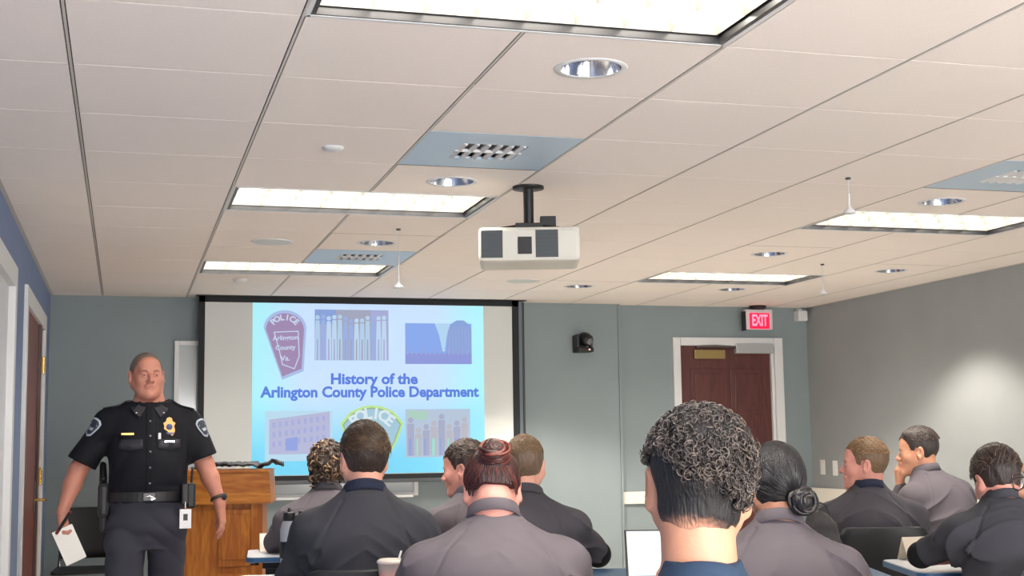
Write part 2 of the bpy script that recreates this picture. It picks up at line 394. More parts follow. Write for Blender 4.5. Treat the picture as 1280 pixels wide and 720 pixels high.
# ------------------------------------------------------------------ troffers
m_lamp = mat('lamp_panel', (255, 250, 238), .5, emit=(255, 247, 236), estr=25)
m_louv = mat('louver_white', (118, 116, 110), .4)
def troffer(i, j, label):
    r = empty('ceiling_light', ((i+1)*T, (j+.5)*T, CEIL), 0, label, 'ceiling light', 'recessed ceiling light panels')
    hx, hy = T-.008, T/2-.006
    fr = MB()
    for lo, hi in (((-hx, -hy, 0), (-hx+.022, hy, .10)), ((hx-.022, -hy, 0), (hx, hy, .10)), ((-hx+.022, -hy, 0), (hx-.022, -hy+.018, .10)), ((-hx+.022, hy-.018, 0), (hx-.022, hy, .10))): fr.box(lo, hi, 0)
    fr.box((-hx, -hy, .10), (hx, hy, .11), 0)
    fr.build('housing', [m_blackm], r)
    rim = MB()
    for lo, hi in (((-hx-.006, -hy-.004, -.002), (-hx+.008, hy+.004, .003)), ((hx-.008, -hy-.004, -.002), (hx+.006, hy+.004, .003)), ((-hx, -hy-.004, -.002), (hx, -hy+.008, .003)), ((-hx, hy-.008, -.002), (hx, hy+.004, .003))): rim.box(lo, hi)
    rim.build('rim', m_white, r)
    p = MB(); p.box((-hx+.03, -hy+.026, .078), (hx-.03, hy-.026, .088)); p.build('lamp_panel', m_lamp, r)
    lv = MB(); nx = 8
    for k in range(nx+1):
        x = -hx+.03+(2*hx-.06)*k/nx; lv.add([(x-.004, -hy+.026, .076), (x+.004, -hy+.026, .076), (x, -hy+.026, .022), (x-.004, hy-.026, .076), (x+.004, hy-.026, .076), (x, hy-.026, .022)], [(0, 2, 5, 3), (1, 4, 5, 2), (0, 1, 2), (3, 5, 4)])
    for k in range(4):
        y = -hy+.026+(2*hy-.052)*k/3; lv.add([(-hx+.03, y-.004, .076), (-hx+.03, y+.004, .076), (-hx+.03, y, .022), (hx-.03, y-.004, .076), (hx-.03, y+.004, .076), (hx-.03, y, .022)], [(0, 3, 5, 2), (1, 2, 5, 4), (0, 2, 1), (3, 4, 5)])
    lv.build('louver', m_louv, r)
    return r
FL = {(0, -1): 'large louvered light panel cut off by the top edge of the photo', (0, 4): 'long louvered light panel between the first pair of round downlights, middle of the left row',
      (0, 8): 'louvered light panel nearest the projection screen', (5, 4): 'bright light panel in the ceiling by the right wall', (5, 8): 'light panel in the ceiling in front of the exit sign'}
for i, j in FIX: troffer(i, j, FL.get((i, j), 'louvered light panel behind the camera'))
# ------------------------------------------------------------------ downlights
def downlight(i, j, label):
    r = empty('downlight', ((i+.5)*T, (j+.5)*T, CEIL), 0, label, 'ceiling light', 'round recessed downlights')
    q = MB(); q.lathe([(HR-.004, -.002), (HR+.012, -.003), (HR+.016, .0), (HR+.016, .004), (HR-.004, .004), (HR-.004, -.002)], n=40); q.build('trim_ring', m_white, r)
    q = MB(); q.lathe([(HR-.004, 0), (.088, .04), (.07, .09), (.05, .13)], n=40); q.build('reflector', m_chrome, r)
    q = MB(); q.disc((0, 0, .125), .055, 24); q.build('lamp', mat('downlight_lamp', (60, 62, 64), .3), r)
    return r
downlight(1, 0, 'chrome downlight nearest the camera beside the big light panel'); downlight(1, 3, 'chrome downlight between the square vent and the middle light panel')
downlight(1, 6, 'chrome downlight beside the bluish vent near the screen'); downlight(5, 3, 'chrome downlight over the right side of the class')
downlight(7, 7, 'chrome downlight close to the right wall'); downlight(6, 9, 'chrome downlight before the exit sign'); downlight(5, 6, 'chrome downlight between the two light panels on the right'); downlight(4, 9, 'chrome downlight close to the screen wall beside the wall camera')
# ------------------------------------------------------------------ ceiling vents
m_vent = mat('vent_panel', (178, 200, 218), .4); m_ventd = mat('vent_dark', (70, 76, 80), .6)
def vent(i, j, label):
    r = empty('ceiling_vent', ((i+.5)*T, (j+.5)*T, CEIL), 0, label, 'vent', 'square air vents in the ceiling')
    h = T/2-.006; b = MB()
    for lo, hi in (((-h, -h, 0), (-.13, h, .01)), ((.13, -h, 0), (h, h, .01)), ((-.13, -h, 0), (.13, -.13, .01)), ((-.13, .13, 0), (.13, h, .01))): b.box(lo, hi)
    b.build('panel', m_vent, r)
    b = MB(); b.box((-.13, -.13, .03), (.13, .13, .04)); b.build('duct', m_ventd, r)
    b = MB()
    for k in range(6):
        x = -.115+k*.046; b.box((x-.012, -.125 if k % 2 else -.12, -.004), (x+.006, .125, .012), 0, 0, Matrix.Rotation(.5, 3, 'Y'), (x, 0, .004))
    b.box((-.135, -.008, -.003), (.135, .008, .008))
    b.build('louver_blades', m_white, r)
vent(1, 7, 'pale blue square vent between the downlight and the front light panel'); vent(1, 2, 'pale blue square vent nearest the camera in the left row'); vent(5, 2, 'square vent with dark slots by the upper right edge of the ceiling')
# ------------------------------------------------------------------ small ceiling items
def disk(name, x, y, r, label, cat, h=.012):
    b = MB(); b.lathe([(1e-4, -h), (r*.8, -h), (r, -h*.5), (r+.003, 0), (1e-4, 0)], n=32); o = b.build(name, m_white, None, (x, y, CEIL)); return tag(o, label, cat)
disk('ceiling_sprinkler', .311, 1.568, .04, 'small white disc on the ceiling nearest the camera', 'sprinkler cover')
disk('smoke_detector', .302, 5.773, .045, 'small white disc in the ceiling between front light panel and screen', 'smoke detector', .02)
sp = empty('ceiling_speaker', (.336, 4.025, CEIL), 0, 'round white speaker flush in the ceiling left of a downlight', 'speaker')
b = MB(); b.lathe([(.098, -.002), (.112, -.006), (.118, 0), (.098, 0)], n=40); b.build('trim_ring', m_white, sp)
b = MB(); b.lathe([(1e-4, -.004), (.06, -.004), (.098, -.002)], n=40); b.build('grille', mat('speaker_grille', (205, 215, 212), .5, bump=.4, bscale=500), sp)
sp = empty('ceiling_speaker', (2.242, 5.54, CEIL), 0, 'round speaker in the ceiling beyond the projector', 'speaker')
b = MB(); b.lathe([(.098, -.002), (.112, -.006), (.118, 0), (.098, 0)], n=40); b.build('trim_ring', m_white, sp)
b = MB(); b.lathe([(1e-4, -.004), (.06, -.004), (.098, -.002)], n=40); b.build('grille', MATS['speaker_grille'], sp)
def mic(x, y, ztip, label):
    r = empty('hanging_microphone', (x, y, CEIL), 0, label, 'microphone', 'microphones hanging from the ceiling')
    L = CEIL-ztip
    b = MB(); b.tube([(0, 0, 0), (0, 0, -L*.45)], .0015, 6); b.build('cable', m_white, r)
    b = MB(); b.lathe([(1e-4, 0), (.012, 0), (.012, -.008), (1e-4, -.01)], n=16); b.build('ceiling_plate', m_ventd, r)
    b = MB(); b.tube([(0, 0, -L*.45), (0, 0, -L+.03)], .0045, 8); b.build('stem', m_white, r)
    b = MB(); b.lathe([(.005, -L+.035), (.008, -L+.028), (.026, -L+.01), (.027, -L), (1e-4, -L)], n=24); b.build('capsule', m_white, r)
mic(.938, 3.45, 2.073-.0, 'white hanging microphone in front of the screen'); mic(3.924, 4.34, 2.189, 'white hanging microphone nearest the exit sign'); mic(2.591, 1.689, 2.229, 'white hanging microphone over the middle of the class')
# ------------------------------------------------------------------ projector
pj = empty('projector', (1.275, 2.18, CEIL), -.28, 'white projector hanging from the ceiling on a black pole', 'projector')
b = MB(); b.lathe([(.07, 0), (.07, -.012), (.02, -.014)], n=24); b.tube([(0, 0, 0), (0, 0, -.18)], .023, 16); b.build('mount_pole', m_black, pj)
b = MB(); b.box((-.06, -.08, -.2), (.06, .08, -.175), 0, .004)
for sx, sy in ((-1, -1), (1, -1), (-1, 1), (1, 1)): b.tube([(sx*.04, sy*.05, -.185), (sx*.13, sy*.1, -.205)], .008, 8)
b.box((.05, -.04, -.21), (.12, .04, -.14), 0, .004); b.build('mount_bracket', m_black, pj)
m_pj = mat('projector_white', (206, 204, 194), .45)
b = MB(); b.box((-.22, -.16, -.355), (.22, .16, -.205), 0, .02); b.build('body', m_pj, pj)
for x0_, x1_ in ((-.205, -.12), (.03, .12)):
    b = MB()
    for k in range(7): b.box((x0_, -.163, -.335+k*.017), (x1_, -.158, -.328+k*.017))
    b.box((x0_-.004, -.1605, -.34), (x1_+.004, -.159, -.22)); b.build('vent_grille', m_ventd, pj)
b = MB(); b.lathe([(.045, .155), (.045, .19), (.038, .19), (.034, .165), (1e-4, .165)], (.08, 0, -.28), 24, 0, 'y'); b.build('lens', m_black, pj)
b = MB(); b.box((-.05, -.166, -.325), (.01, -.158, -.25), 0, .002); b.build('connector_panel', m_black, pj)
# ------------------------------------------------------------------ whiteboard + screen
wb = empty('whiteboard', (.845, YB-.001, 0), 0, 'white framed whiteboard on the wall behind the projection screen', 'whiteboard')
hw, z0, z1 = .93, .862, 2.055
b = MB(); b.box((-hw+.02, -.02, z0+.02), (hw-.02, 0, z1-.02)); b.build('board', mat('whiteboard_surface', (178, 186, 190), .12, spec=.6), wb)
b = MB()
for lo, hi in (((-hw, -.035, z0), (-hw+.035, 0, z1)), ((hw-.035, -.035, z0), (hw, 0, z1)), ((-hw+.035, -.034, z1-.035), (hw-.035, 0, z1)), ((-hw+.035, -.034, z0), (hw-.035, 0, z0+.03))): b.box(lo, hi, 0, .004)
b.build('frame', m_white, wb)
b = MB(); b.box((-hw+.05, -.09, z0-.01), (hw-.05, -.03, z0+.01), 0, .004); b.build('marker_tray', m_white, wb)
SY = 6.80
SX0, SX1, SZ0, SZ1 = .084, 2.573, 1.0, 2.384
ps = empty('projection_screen', ((SX0+SX1)/2, SY, 0), 0, 'wide black bordered projection screen showing a police history slide', 'projection screen')
cx = (SX0+SX1)/2; HW = (SX1-SX0)/2
m_scr = mat('screen_fabric', (204, 209, 208), .8)
b = MB(); b.box((-HW+.0, .002, SZ0), (HW, .006, SZ1)); b.build('fabric', m_scr, ps)
m_bord = mat('screen_border', (14, 20, 24), .7)
b = MB()
for lo, hi in (((-HW, -.001, SZ0), (-HW+.045, .0015, SZ1)), ((HW-.055, -.001, SZ0), (HW, .0015, SZ1)), ((-HW, -.001, SZ1-.045), (HW, .0015, SZ1)), ((-HW, -.001, SZ0), (HW, .0015, SZ0+.035))): b.box(lo, hi)
b.build('border', m_bord, ps)
b = MB(); b.box((-HW-.02, -.005, SZ0-.03), (HW+.02, .015, SZ0), 0, .006); b.build('bottom_bar', mat('screen_bar', (60, 66, 72), .4), ps)
b = MB(); b.box((-HW-.02, -.04, SZ1), (HW+.06, .06, CEIL)); b.build('case', m_black, ps)
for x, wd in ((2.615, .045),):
    b = MB(); b.box((x-wd/2, YB-.04, 0), (x+wd/2, YB, CEIL-.003)); b.box((x+wd/2, YB-.05, 0), (x+wd/2+.014, YB, CEIL-.003), 1); tag(b.build('channel_and_shadow_strip', [mat('channel_shadow_grey', (105, 118, 128), .5), m_blackm]), 'grey black-edged vertical strip for cable channel and screen shadow beside the screen', 'cable channel')  # screen's shadow on the wall and a cable channel, built as one solid strip
# slide: emissive picture (light thrown by the projector)
SW = 1.802; UX0 = .48-cx; UH = SZ1-.045-(SZ0+.04)
def em(name, rgb, s=.80):
    return mat(name, tuple(v*.30 for v in rgb), .9, emit=rgb, estr=s)
def slide_grad():
    m = bpy.data.materials.new('slide_background'); m.use_nodes = True; nt = m.node_tree; L = nt.links; b = nt.nodes['Principled BSDF']; b.inputs['Roughness'].default_value = .9
    tc = nt.nodes.new('ShaderNodeTexCoord'); sx = nt.nodes.new('ShaderNodeSeparateXYZ'); L.new(tc.outputs['Object'], sx.inputs[0])
    def mr(o, a, b_, c_, d_):
        n = nt.nodes.new('ShaderNodeMapRange'); n.interpolation_type = 'SMOOTHSTEP'; n.inputs[1].default_value = a; n.inputs[2].default_value = b_; n.inputs[3].default_value = c_; n.inputs[4].default_value = d_; L.new(o, n.inputs[0]); return n.outputs[0]
    ab = nt.nodes.new('ShaderNodeMath'); ab.operation = 'ABSOLUTE'
    s2 = nt.nodes.new('ShaderNodeMath'); s2.operation = 'SUBTRACT'; L.new(sx.outputs[0], s2.inputs[0]); s2.inputs[1].default_value = UX0+SW/2; L.new(s2.outputs[0], ab.inputs[0])
    mid = mr(ab.outputs[0], .45, SW/2, 1, 0); low = mr(sx.outputs[2], 1.05, 1.75, 0, 1)
    m1 = nt.nodes.new('ShaderNodeMix'); m1.data_type = 'RGBA'; m1.inputs[6].default_value = lin((168, 240, 250))+(1,); m1.inputs[7].default_value = lin((200, 220, 252))+(1,); L.new(mid, m1.inputs[0])
    m2 = nt.nodes.new('ShaderNodeMix'); m2.data_type = 'RGBA'; m2.inputs[6].default_value = lin((78, 200, 238))+(1,); L.new(m1.outputs[2], m2.inputs[7]); L.new(low, m2.inputs[0])
    L.new(m2.outputs[2], b.inputs['Emission Color']); b.inputs['Emission Strength'].default_value = .80; b.inputs['Base Color'].default_value = (.12, .2, .23, 1)
    return m
sl = MB(); sl.box((UX0, -.0008, SZ0+.04), (UX0+SW, .0018, SZ1-.045)); slide = sl.build('slide', slide_grad(), ps)
def uv(u, v): return UX0+SW*u, SZ1-.045-UH*v      # u right, v down
def rect(u0, v0, u1, v1, m, name, y=-.0016, parent=slide):
    b = MB(); x0, z0_ = uv(u0, v1); x1, z1_ = uv(u1, v0); b.box((x0, y, z0_), (x1, y+.0006, z1_)); return b.build(name, m, parent)
def poly(pts, m, name, y=-.0016, parent=slide):
    b = MB(); b.prism([uv(*p) for p in pts], y, y+.0006); return b.build(name, m, parent)
def word(txt, u, v, size, m, name, y=-.0022, sx=1., off=0., rot=0., parent=slide):
    V, Fc = text_mesh(txt, size, .0003, off); b = MB(); x, z = uv(u, v); c_, s_ = math.cos(rot), math.sin(rot)
    b.add([(x+(p[0]*sx)*c_-p[1]*s_, y-p[2], z+(p[0]*sx)*s_+p[1]*c_) for p in V], Fc); return b.build(name, m, parent)
m_title = em('slide_title_blue', (92, 132, 232))
word('History of the', .515, .447, .112, m_title, 'title_lettering', off=.004, sx=1.06)
word('Arlington County Police Department', .505, .524, .112, m_title, 'title_lettering', off=.004, sx=1.0)
# shoulder patch, top left (keystone shape with maroon field)
ka = [(.055+.08+.08*math.cos(a), .16-.10*math.sin(a)) for a in np.linspace(PI*.98, .02*PI, 14)]
patch = [(p[0], p[1]) for p in ka]+[(.205, .385), (.125, .43)]
poly([((p[0]-.132)*1.12+.132, (p[1]-.24)*1.1+.24) for p in patch], em('slide_patch_rim', (176, 196, 240)), 'patch_rim', -.0014)
pt = poly(patch, em('slide_maroon', (166, 142, 184)), 'patch', -.0018)
for k, (ch, a) in enumerate(zip('POLICE', np.linspace(2.55, .62, 6))):
    word(ch, .134+.058*math.cos(a), .148-.062*math.sin(a), .062, em('slide_patch_white', (208, 226, 250)), 'patch_letter', -.0026, off=.002, rot=(a-PI/2)*.8, parent=slide)
ws = MATS['slide_patch_white']
for tx, v, s in (('Arlington', .205, .05), ('County', .262, .05), ('Va.', .325, .055)): word(tx, .137, v, s, ws, 'patch_lettering', -.0026, off=.001, rot=.05)
def outline(pts, wd, m, name, y):
    b = MB(); n = len(pts)
    for k in range(n-1):
        a = np.array(uv(*pts[k])); c_ = np.array(uv(*pts[k+1])); d = (c_-a)/np.linalg.norm(c_-a); q = np.array([-d[1], d[0]])*wd/2
        b.prism([tuple(a-q-d*wd/2), tuple(c_-q+d*wd/2), tuple(c_+q+d*wd/2), tuple(a+q-d*wd/2)], y, y+.0004)
    return b.build(name, m, slide)
outline([(.09, .172), (.19, .165), (.195, .31), (.175, .385), (.125, .36), (.112, .28), (.09, .175)], .007, ws, 'patch_outline', -.0024)
# group photograph: pale figures in white before a dim backdrop
rect(.26, .035, .577, .335, em('slide_photo_lilac', (172, 178, 222)), 'group_photo', -.0016)
rect(.35, .035, .50, .33, em('slide_photo_tan', (168, 172, 196)), 'photo_area', -.0018); rect(.26, .035, .35, .12, em('slide_photo_blue', (140, 168, 225)), 'photo_area', -.0019)
fw = [em('slide_fig_a', (184, 214, 242)), em('slide_fig_b', (196, 222, 248)), em('slide_fig_c', (158, 182, 234))]
r2 = random.Random(4)
for k in range(13):
    u = .272+k*.0238; top = .085+r2.uniform(-.01, .02); w_ = .0105
    x, z = uv(u, top); b = MB(); b.lathe([(1e-4, 0), (.017, 0)], (x, -.0021, z), 14, 0, 'y')
    x0, zb = uv(u-w_, .335); x1, zs = uv(u+w_, top+.018); zm = uv(u, .21)[1]
    b.prism([(x0, zm), (x0+.004, zs), (x1-.004, zs), (x1, zm)], -.0022, -.0019); b.prism([(x0, zb), (x0, zm), (x0+.014, zm), (x0+.012, zb)], -.0022, -.0019); b.prism([(x1-.013, zb), (x1-.014, zm), (x1, zm), (x1, zb)], -.0022, -.0019)
    b.build('photo_figure', fw[(k*5+k//3) % 3], slide)
# skyline photograph
rect(.65, .11, .945, .355, em('slide_sky_blue', (140, 175, 246)), 'skyline_photo', -.0016)
poly([(.78, .11), (.85, .11), (.835, .18), (.825, .28), (.815, .28), (.80, .18)], em('slide_sky_pale', (184, 220, 250)), 'photo_sky', -.0018)
poly([(.832, .3), (.84, .15), (.86, .105), (.88, .09), (.91, .09), (.93, .11), (.945, .15), (.945, .3)], em('slide_tower', (142, 170, 226)), 'photo_tower', -.0019)
rect(.65, .29, .945, .355, em('slide_violet', (146, 158, 226)), 'photo_street', -.0021)
for k in range(14): rect(.655+k*.0205, .25+.02*(k % 3), .662+k*.0205, .30, em('slide_tower_b', (160, 172, 226)), 'photo_building', -.0022)
for k in range(7): rect(.845+k*.014, .13+.01*(k % 2), .849+k*.014, .29, MATS['slide_tower_b'], 'photo_building', -.0022)
# building photograph
poly([(.055, .63), (.335, .63), (.335, .92), (.055, .92)], em('slide_photo_white', (190, 226, 246)), 'building_photo', -.0016)
poly([(.072, .68), (.325, .635), (.325, .88), (.072, .88)], em('slide_brick', (186, 190, 224)), 'photo_building', -.0019)
for rr in range(3):
    for k in range(9):
        u = .085+k*.026; v = .70-.045*(u-.07)/.25+rr*.055; rect(u, v, u+.012, v+.03, em('slide_window', (170, 178, 226)), 'photo_window', -.0022)
poly([(.14, .79), (.19, .78), (.19, .86), (.14, .86)], em('slide_canopy', (150, 168, 232)), 'photo_entrance', -.0024)
# badge patch in the middle
def shield(s, cu=.505, cv=.78):
    p = [(-.13, -.07), (-.09, -.135), (-.04, -.165), (0, -.172), (.04, -.165), (.09, -.135), (.13, -.07), (.10, .04), (.06, .13), (0, .185), (-.06, .13), (-.10, .04)]
    return [(cu+a*s, cv+b_*s) for a, b_ in p]
poly(shield(1.05), em('slide_yellow', (196, 236, 150)), 'badge_rim', -.0016); poly(shield(.97), em('slide_badge_line', (150, 186, 150)), 'badge_line', -.0018); poly(shield(.92), em('slide_badge_blue', (168, 206, 226)), 'badge_field', -.002)
for ch, a in zip('POLICE', np.linspace(2.45, .70, 6)): word(ch, .505+.098*math.cos(a), .765-.115*math.sin(a), .12, em('slide_badge_white', (222, 240, 246)), 'badge_letter', -.0026, off=.004, rot=(a-PI/2)*.75)
# colour guard photograph
rect(.65, .625, .935, .91, em('slide_photo_grey', (186, 204, 226)), 'guard_photo', -.0016)
gc = [em('slide_g_a', (172, 178, 206)), em('slide_g_b', (190, 190, 202)), em('slide_g_c', (150, 168, 222)), em('slide_g_d', (160, 226, 214))]
for k in range(8):
    u = .672+k*.034; top = .69+.02*((k*3) % 4)-.02*(k > 3); x, z = uv(u, top); b = MB(); b.lathe([(1e-4, 0), (.022, 0)], (x, -.0021, z), 14, 0, 'y'); x0, zb = uv(u-.015, .90); x1, zs = uv(u+.015, top+.02); b.box((x0, -.0022, zb), (x1, -.0019, zs)); b.build('photo_figure', gc[k % 2], slide)
    rect(u-.009, .80, u-.002 if k % 3 else u+.004, .90, gc[3] if k % 2 else gc[2], 'photo_figure_legs', -.0026)
poly([(.66, .63), (.75, .64), (.74, .69), (.66, .68)], em('slide_green', (176, 214, 200)), 'photo_trees', -.002)
# ------------------------------------------------------------------ door in the recessed wall
m_door = wood('door_wood', (72, 36, 34), (92, 48, 44), .42, 2, 5)
dr = empty('door_1', ((DX0+DX1)/2, YR, 0)); dr['kind'] = 'structure'
hw = (DX1-DX0)/2
b = MB(); b.box((-hw, .03, .005), (hw, .07, DZ-.003), 0)
def raised(x0, z0_, x1, z1_):
    b.box((x0, .022, z0_), (x1, .031, z1_), 0, .004); b.box((x0+.035, .014, z0_+.035), (x1-.035, .024, z1_-.035), 0, .008)
for sx in (-1, 1):
    x0, x1 = (sx*.02, sx*(hw-.11)); x0, x1 = min(x0, x1), max(x0, x1)
    if sx < 0: x1 = -.035
    else: x0 = .035
    for z0_, z1_ in ((.15, .78), (.88, 1.38), (1.48, 1.86)): raised(x0, z0_, x1, z1_)
b.build('door_leaf', m_door, dr)
b = MB()
for lo, hi in (((-hw-.062, -.02, 0), (-hw+.005, .03, DZ+.065)), ((hw-.005, -.02, 0), (hw+.075, .03, DZ+.065)), ((-hw+.005, -.02, DZ-.005), (hw-.005, .03, DZ+.065))): b.box(lo, hi, 0, .006)
b.box((hw-.03, .002, 0), (hw-.006, .045, DZ-.006)); b.build('door_frame', m_white, dr)
b = MB(); b.box((-hw+.14, -.004, 1.945), (-hw+.42, .016, 2.02), 0, .002); b.build('door_plate', mat('door_plate_brass', (168, 146, 96), .35, .7), dr)
b = MB(); b.box((.07, -.035, 1.99), (hw-.02, .03, 2.075), 0, .006); b.build('door_closer', mat('closer_grey', (176, 178, 180), .4, .3), dr)
b = MB(); b.tube([(.08, -.015, 2.04), (-.1, -.03, 2.05), (-.27, -.01, 2.05)], .01, 8); b.tube([(-.27, -.01, 2.05), (-.27, .0, 2.05)], .016, 8); b.build('closer_arm', mat('closer_arm', (110, 104, 100), .35, .8), dr)
b = MB(); b.tube([(-hw+.07, .03, .97), (-hw+.07, -.03, .97), (-hw+.19, -.035, .97)], .01, 8); b.lathe([(1e-4, -.0), (.03, 0), (.03, .01)], (-hw+.07, .022, .97), 20, 0, 'y'); b.build('door_handle', m_brass, dr)
# ------------------------------------------------------------------ left wall doors
d1 = empty('door_2', (XL, 0, 0)); d1['kind'] = 'structure'
a, bb, z = LD[0]
b = MB(); b.box((-.05, a, .005), (-.012, bb, z)); b.box((-.014, a+.12, .2), (-.006, bb-.12, .95), 0, .004); b.box((-.014, a+.12, 1.05), (-.006, bb-.12, 1.9), 0, .004); b.build('door_leaf', mat('white_door_paint', (206, 210, 216), .4), d1)
b = MB()
for lo, hi in (((-.02, a-.1, 0), (.022, a+.004, z+.1)), ((-.02, bb-.004, 0), (.022, bb+.1, z+.1)), ((-.02, a+.004, z-.004), (.022, bb-.004, z+.1))): b.box(lo, hi, 0, .006)
b.build('door_frame', m_white, d1)
d2 = empty('door_3', (XL, 0, 0)); d2['kind'] = 'structure'
a, bb, z = LD[1]; mid = 5.70
b = MB(); b.box((-.045, a+.01, .005), (.0, mid, z-.004), 0, .002); lf = b.build('door_leaf', wood('left_door_wood', (98, 48, 40), (122, 64, 52), .35, 2, 5), d2)
b = MB(); b.box((-.045, mid+.006, .005), (.0, bb-.01, z-.004), 0, .002); b.build('door_leaf', MATS['left_door_wood'], d2)
b = MB(); b.box((.0, mid-.03, .005), (.016, mid+.03, z-.004), 0, .002); b.build('astragal', wood('astragal_wood', (52, 28, 26), (66, 36, 32), .4), d2)
b = MB()
for lo, hi in (((-.14, a-.1, 0), (.02, a+.004, z+.1)), ((-.14, bb-.004, 0), (.02, bb+.1, z+.1)), ((-.14, a+.004, z-.004), (.02, bb-.004, z+.1))): b.box(lo, hi, 0, .006)
b.build('door_frame', m_white, d2)
for yy, zz in ((a+.02, 1.83), (a+.02, 1.08), (a+.02, .3), (bb-.0, 1.82), (bb-.0, 1.08)):
    b = MB(); b.box((.004, yy-.035, zz-.055), (.009, yy+.035, zz+.055), 0, .001); b.tube([(.012, yy, zz-.055), (.012, yy, zz+.055)], .008, 8); b.build('hinge', m_brass, d2)
b = MB(); b.box((.0, mid-.11, .86), (.007, mid-.05, 1.05), 0, .002); b.build('lock_plate', mat('lock_plate', (92, 76, 66), .35, .6), d2)
b = MB(); b.tube([(.0, mid-.08, .94), (.062, mid-.08, .94)], .009, 10); b.tube([(.058, mid-.085, .94), (.066, mid-.01, .94), (.066, mid+.05, .938)], [.011, .010, .008], 10); b.build('door_handle', m_brass, d2)
# ------------------------------------------------------------------ exit sign, sensor box, wall plates
ex = empty('exit_sign', (4.73, YR-.12, CEIL), 0, 'white exit sign with red glowing face hanging above the wooden door', 'exit sign')
b = MB(); b.lathe([(1e-4, 0), (.075, 0), (.07, -.02), (.05, -.03), (1e-4, -.03)], n=4 and 24); b.tube([(0, 0, -.02), (0, 0, -.05)], .015, 8); b.build('canopy', m_black, ex)
b = MB(); b.box((-.125, -.025, -.205), (.125, .025, -.032), 0, .008); b.box((-.14, -.022, -.212), (-.124, .028, -.05), 1); b.build('housing', [mat('exit_housing', (206, 200, 204), .45), m_black], ex)
b = MB(); b.box((-.092, -.029, -.197), (.092, -.024, -.063), 0, .002); b.build('face', mat('exit_red', (200, 10, 40), .4, emit=(255, 18, 64), estr=1.3), ex)
V, Fc = text_mesh('EXIT', .115, .0006, .0035); b = MB(); b.add([(p[0]*.62, -.0305-p[2], -.13+p[1]*1.15) for p in V], Fc); b.build('lettering', mat('exit_letter', (250, 150, 170), .4, emit=(255, 130, 160), estr=.95), ex)
wbx = empty('wall_sensor', (5.17, YR-.05, CEIL-.03), 0, 'small white sensor box high in the far right corner', 'sensor')
b = MB(); b.box((-.045, -.045, -.09), (.045, .045, .0), 0, .012); b.build('body', m_white, wbx)
b = MB(); b.tube([(0, .0, .0), (0, .045, .015)], .02, 10); b.build('bracket', m_white, wbx)
def plate(x, y, z, lbl):
    r = empty('light_switch', (x, y, z), 0, lbl, 'light switch', 'switch plates on the right wall')
    b = MB(); b.box((-.006, -.038, -.062), (0, .038, .062), 0, .003); b.build('switch_plate', mat('plate_white', (228, 228, 224), .4), r)
    b = MB(); b.box((-.010, -.017, -.034), (-.004, .017, .034), 0, .002); b.build('rocker', MATS['plate_white'], r)
plate(XR, 6.847, 1.018, 'left one of two white switch plates near the room corner'); plate(XR, 6.64, 1.013, 'right one of two white switch plates, nearer the seated students')
# ------------------------------------------------------------------ camera on the wall
pc = empty('wall_camera', (3.14, YB, 2.066), 0, 'black pan-tilt camera on the wall between screen and exit door', 'camera')
b = MB(); b.box((-.065, -.02, -.085), (.05, 0, .055), 0, .006); b.build('wall_bracket', m_black, pc)
b = MB(); b.box((-.055, -.15, -.085), (.07, -.02, -.048), 0, .012); b.build('base', m_black, pc)
b = MB(); b.box((-.07, -.13, -.05), (-.045, -.05, .06), 0, .008); b.box((.052, -.12, -.05), (.07, -.06, .05), 0, .006); b.build('yoke', m_black, pc)
b = MB(); R_ = Matrix.Rotation(.5, 3, 'X')@Matrix.Rotation(.5, 3, 'Z')
b.lathe([(1e-4, -.06), (.04, -.058), (.052, -.03), (.055, .0), (.048, .03), (.03, .05), (1e-4, .052)], (0, 0, 0), 28, 0, 'y'); b.v = [tuple(R_@Vector(p)+Vector((.012, -.09, .025))) for p in b.v]; b.build('camera_head', m_black, pc)
b = MB(); b.lathe([(.026, -.066), (.03, -.06), (.03, -.05)], (0, 0, 0), 24, 0, 'y'); b.disc((0, -.064, 0), .026, 24, 0, 'y'); b.v = [tuple(R_@Vector(p)+Vector((.012, -.09, .025))) for p in b.v]; b.build('lens', mat('lens_glass', (120, 118, 128), .1, spec=1), pc)
b = MB(); b.lathe([(1e-4, -.155), (.007, -.153), (.007, -.148)], (.03, 0, -.066), 12, 0, 'y'); b.build('indicator_lamp', mat('indicator', (255, 200, 180), .3, emit=(255, 190, 170), estr=1.2), pc)
# ------------------------------------------------------------------ lectern
m_oak = wood('oak', (196, 126, 44), (158, 88, 22), .38, 2, 7, 2.)
m_oakh = wood('oak_horizontal', (198, 130, 48), (156, 88, 24), .38, 0, 7, 2.)
le = empty('lectern', (.155, 4.86, 0), -.16, 'golden oak lectern behind the standing officer', 'lectern')
b = MB(); b.box((-.25, -.2, 0), (.2, .2, .93), 0, .006)
b.build('column', m_oak, le)
b = MB()
for z0_, z1_ in ((.1, .52), (.56, .89)): b.box((-.02, -.212, z0_), (.165, -.198, z1_), 0, .006)
b.box((-.01, -.218, .60), (.155, -.208, .86), 0, .008); b.build('side_panel', m_oak, le)
b = MB(); b.box((.165, -.215, 0), (.235, .2, .93), 0, .004); b.build('corner_post', m_oak, le)
b = MB(); b.prism([(-.29, .925), (.285, .925), (.275, 1.105), (-.29, 1.105)], -.25, .25); b.build('top_box', m_oakh, le)
b = MB(); b.box((-.31, -.26, 1.103), (.275, .26, 1.122), 0, .004); b.build('desk_board', m_oakh, le)
b = MB(); b.box((-.3, -.25, 0), (.27, .25, .08), 0, .006); b.build('plinth', m_oak, le)
jk = MB(); n = 26; vs = []; 
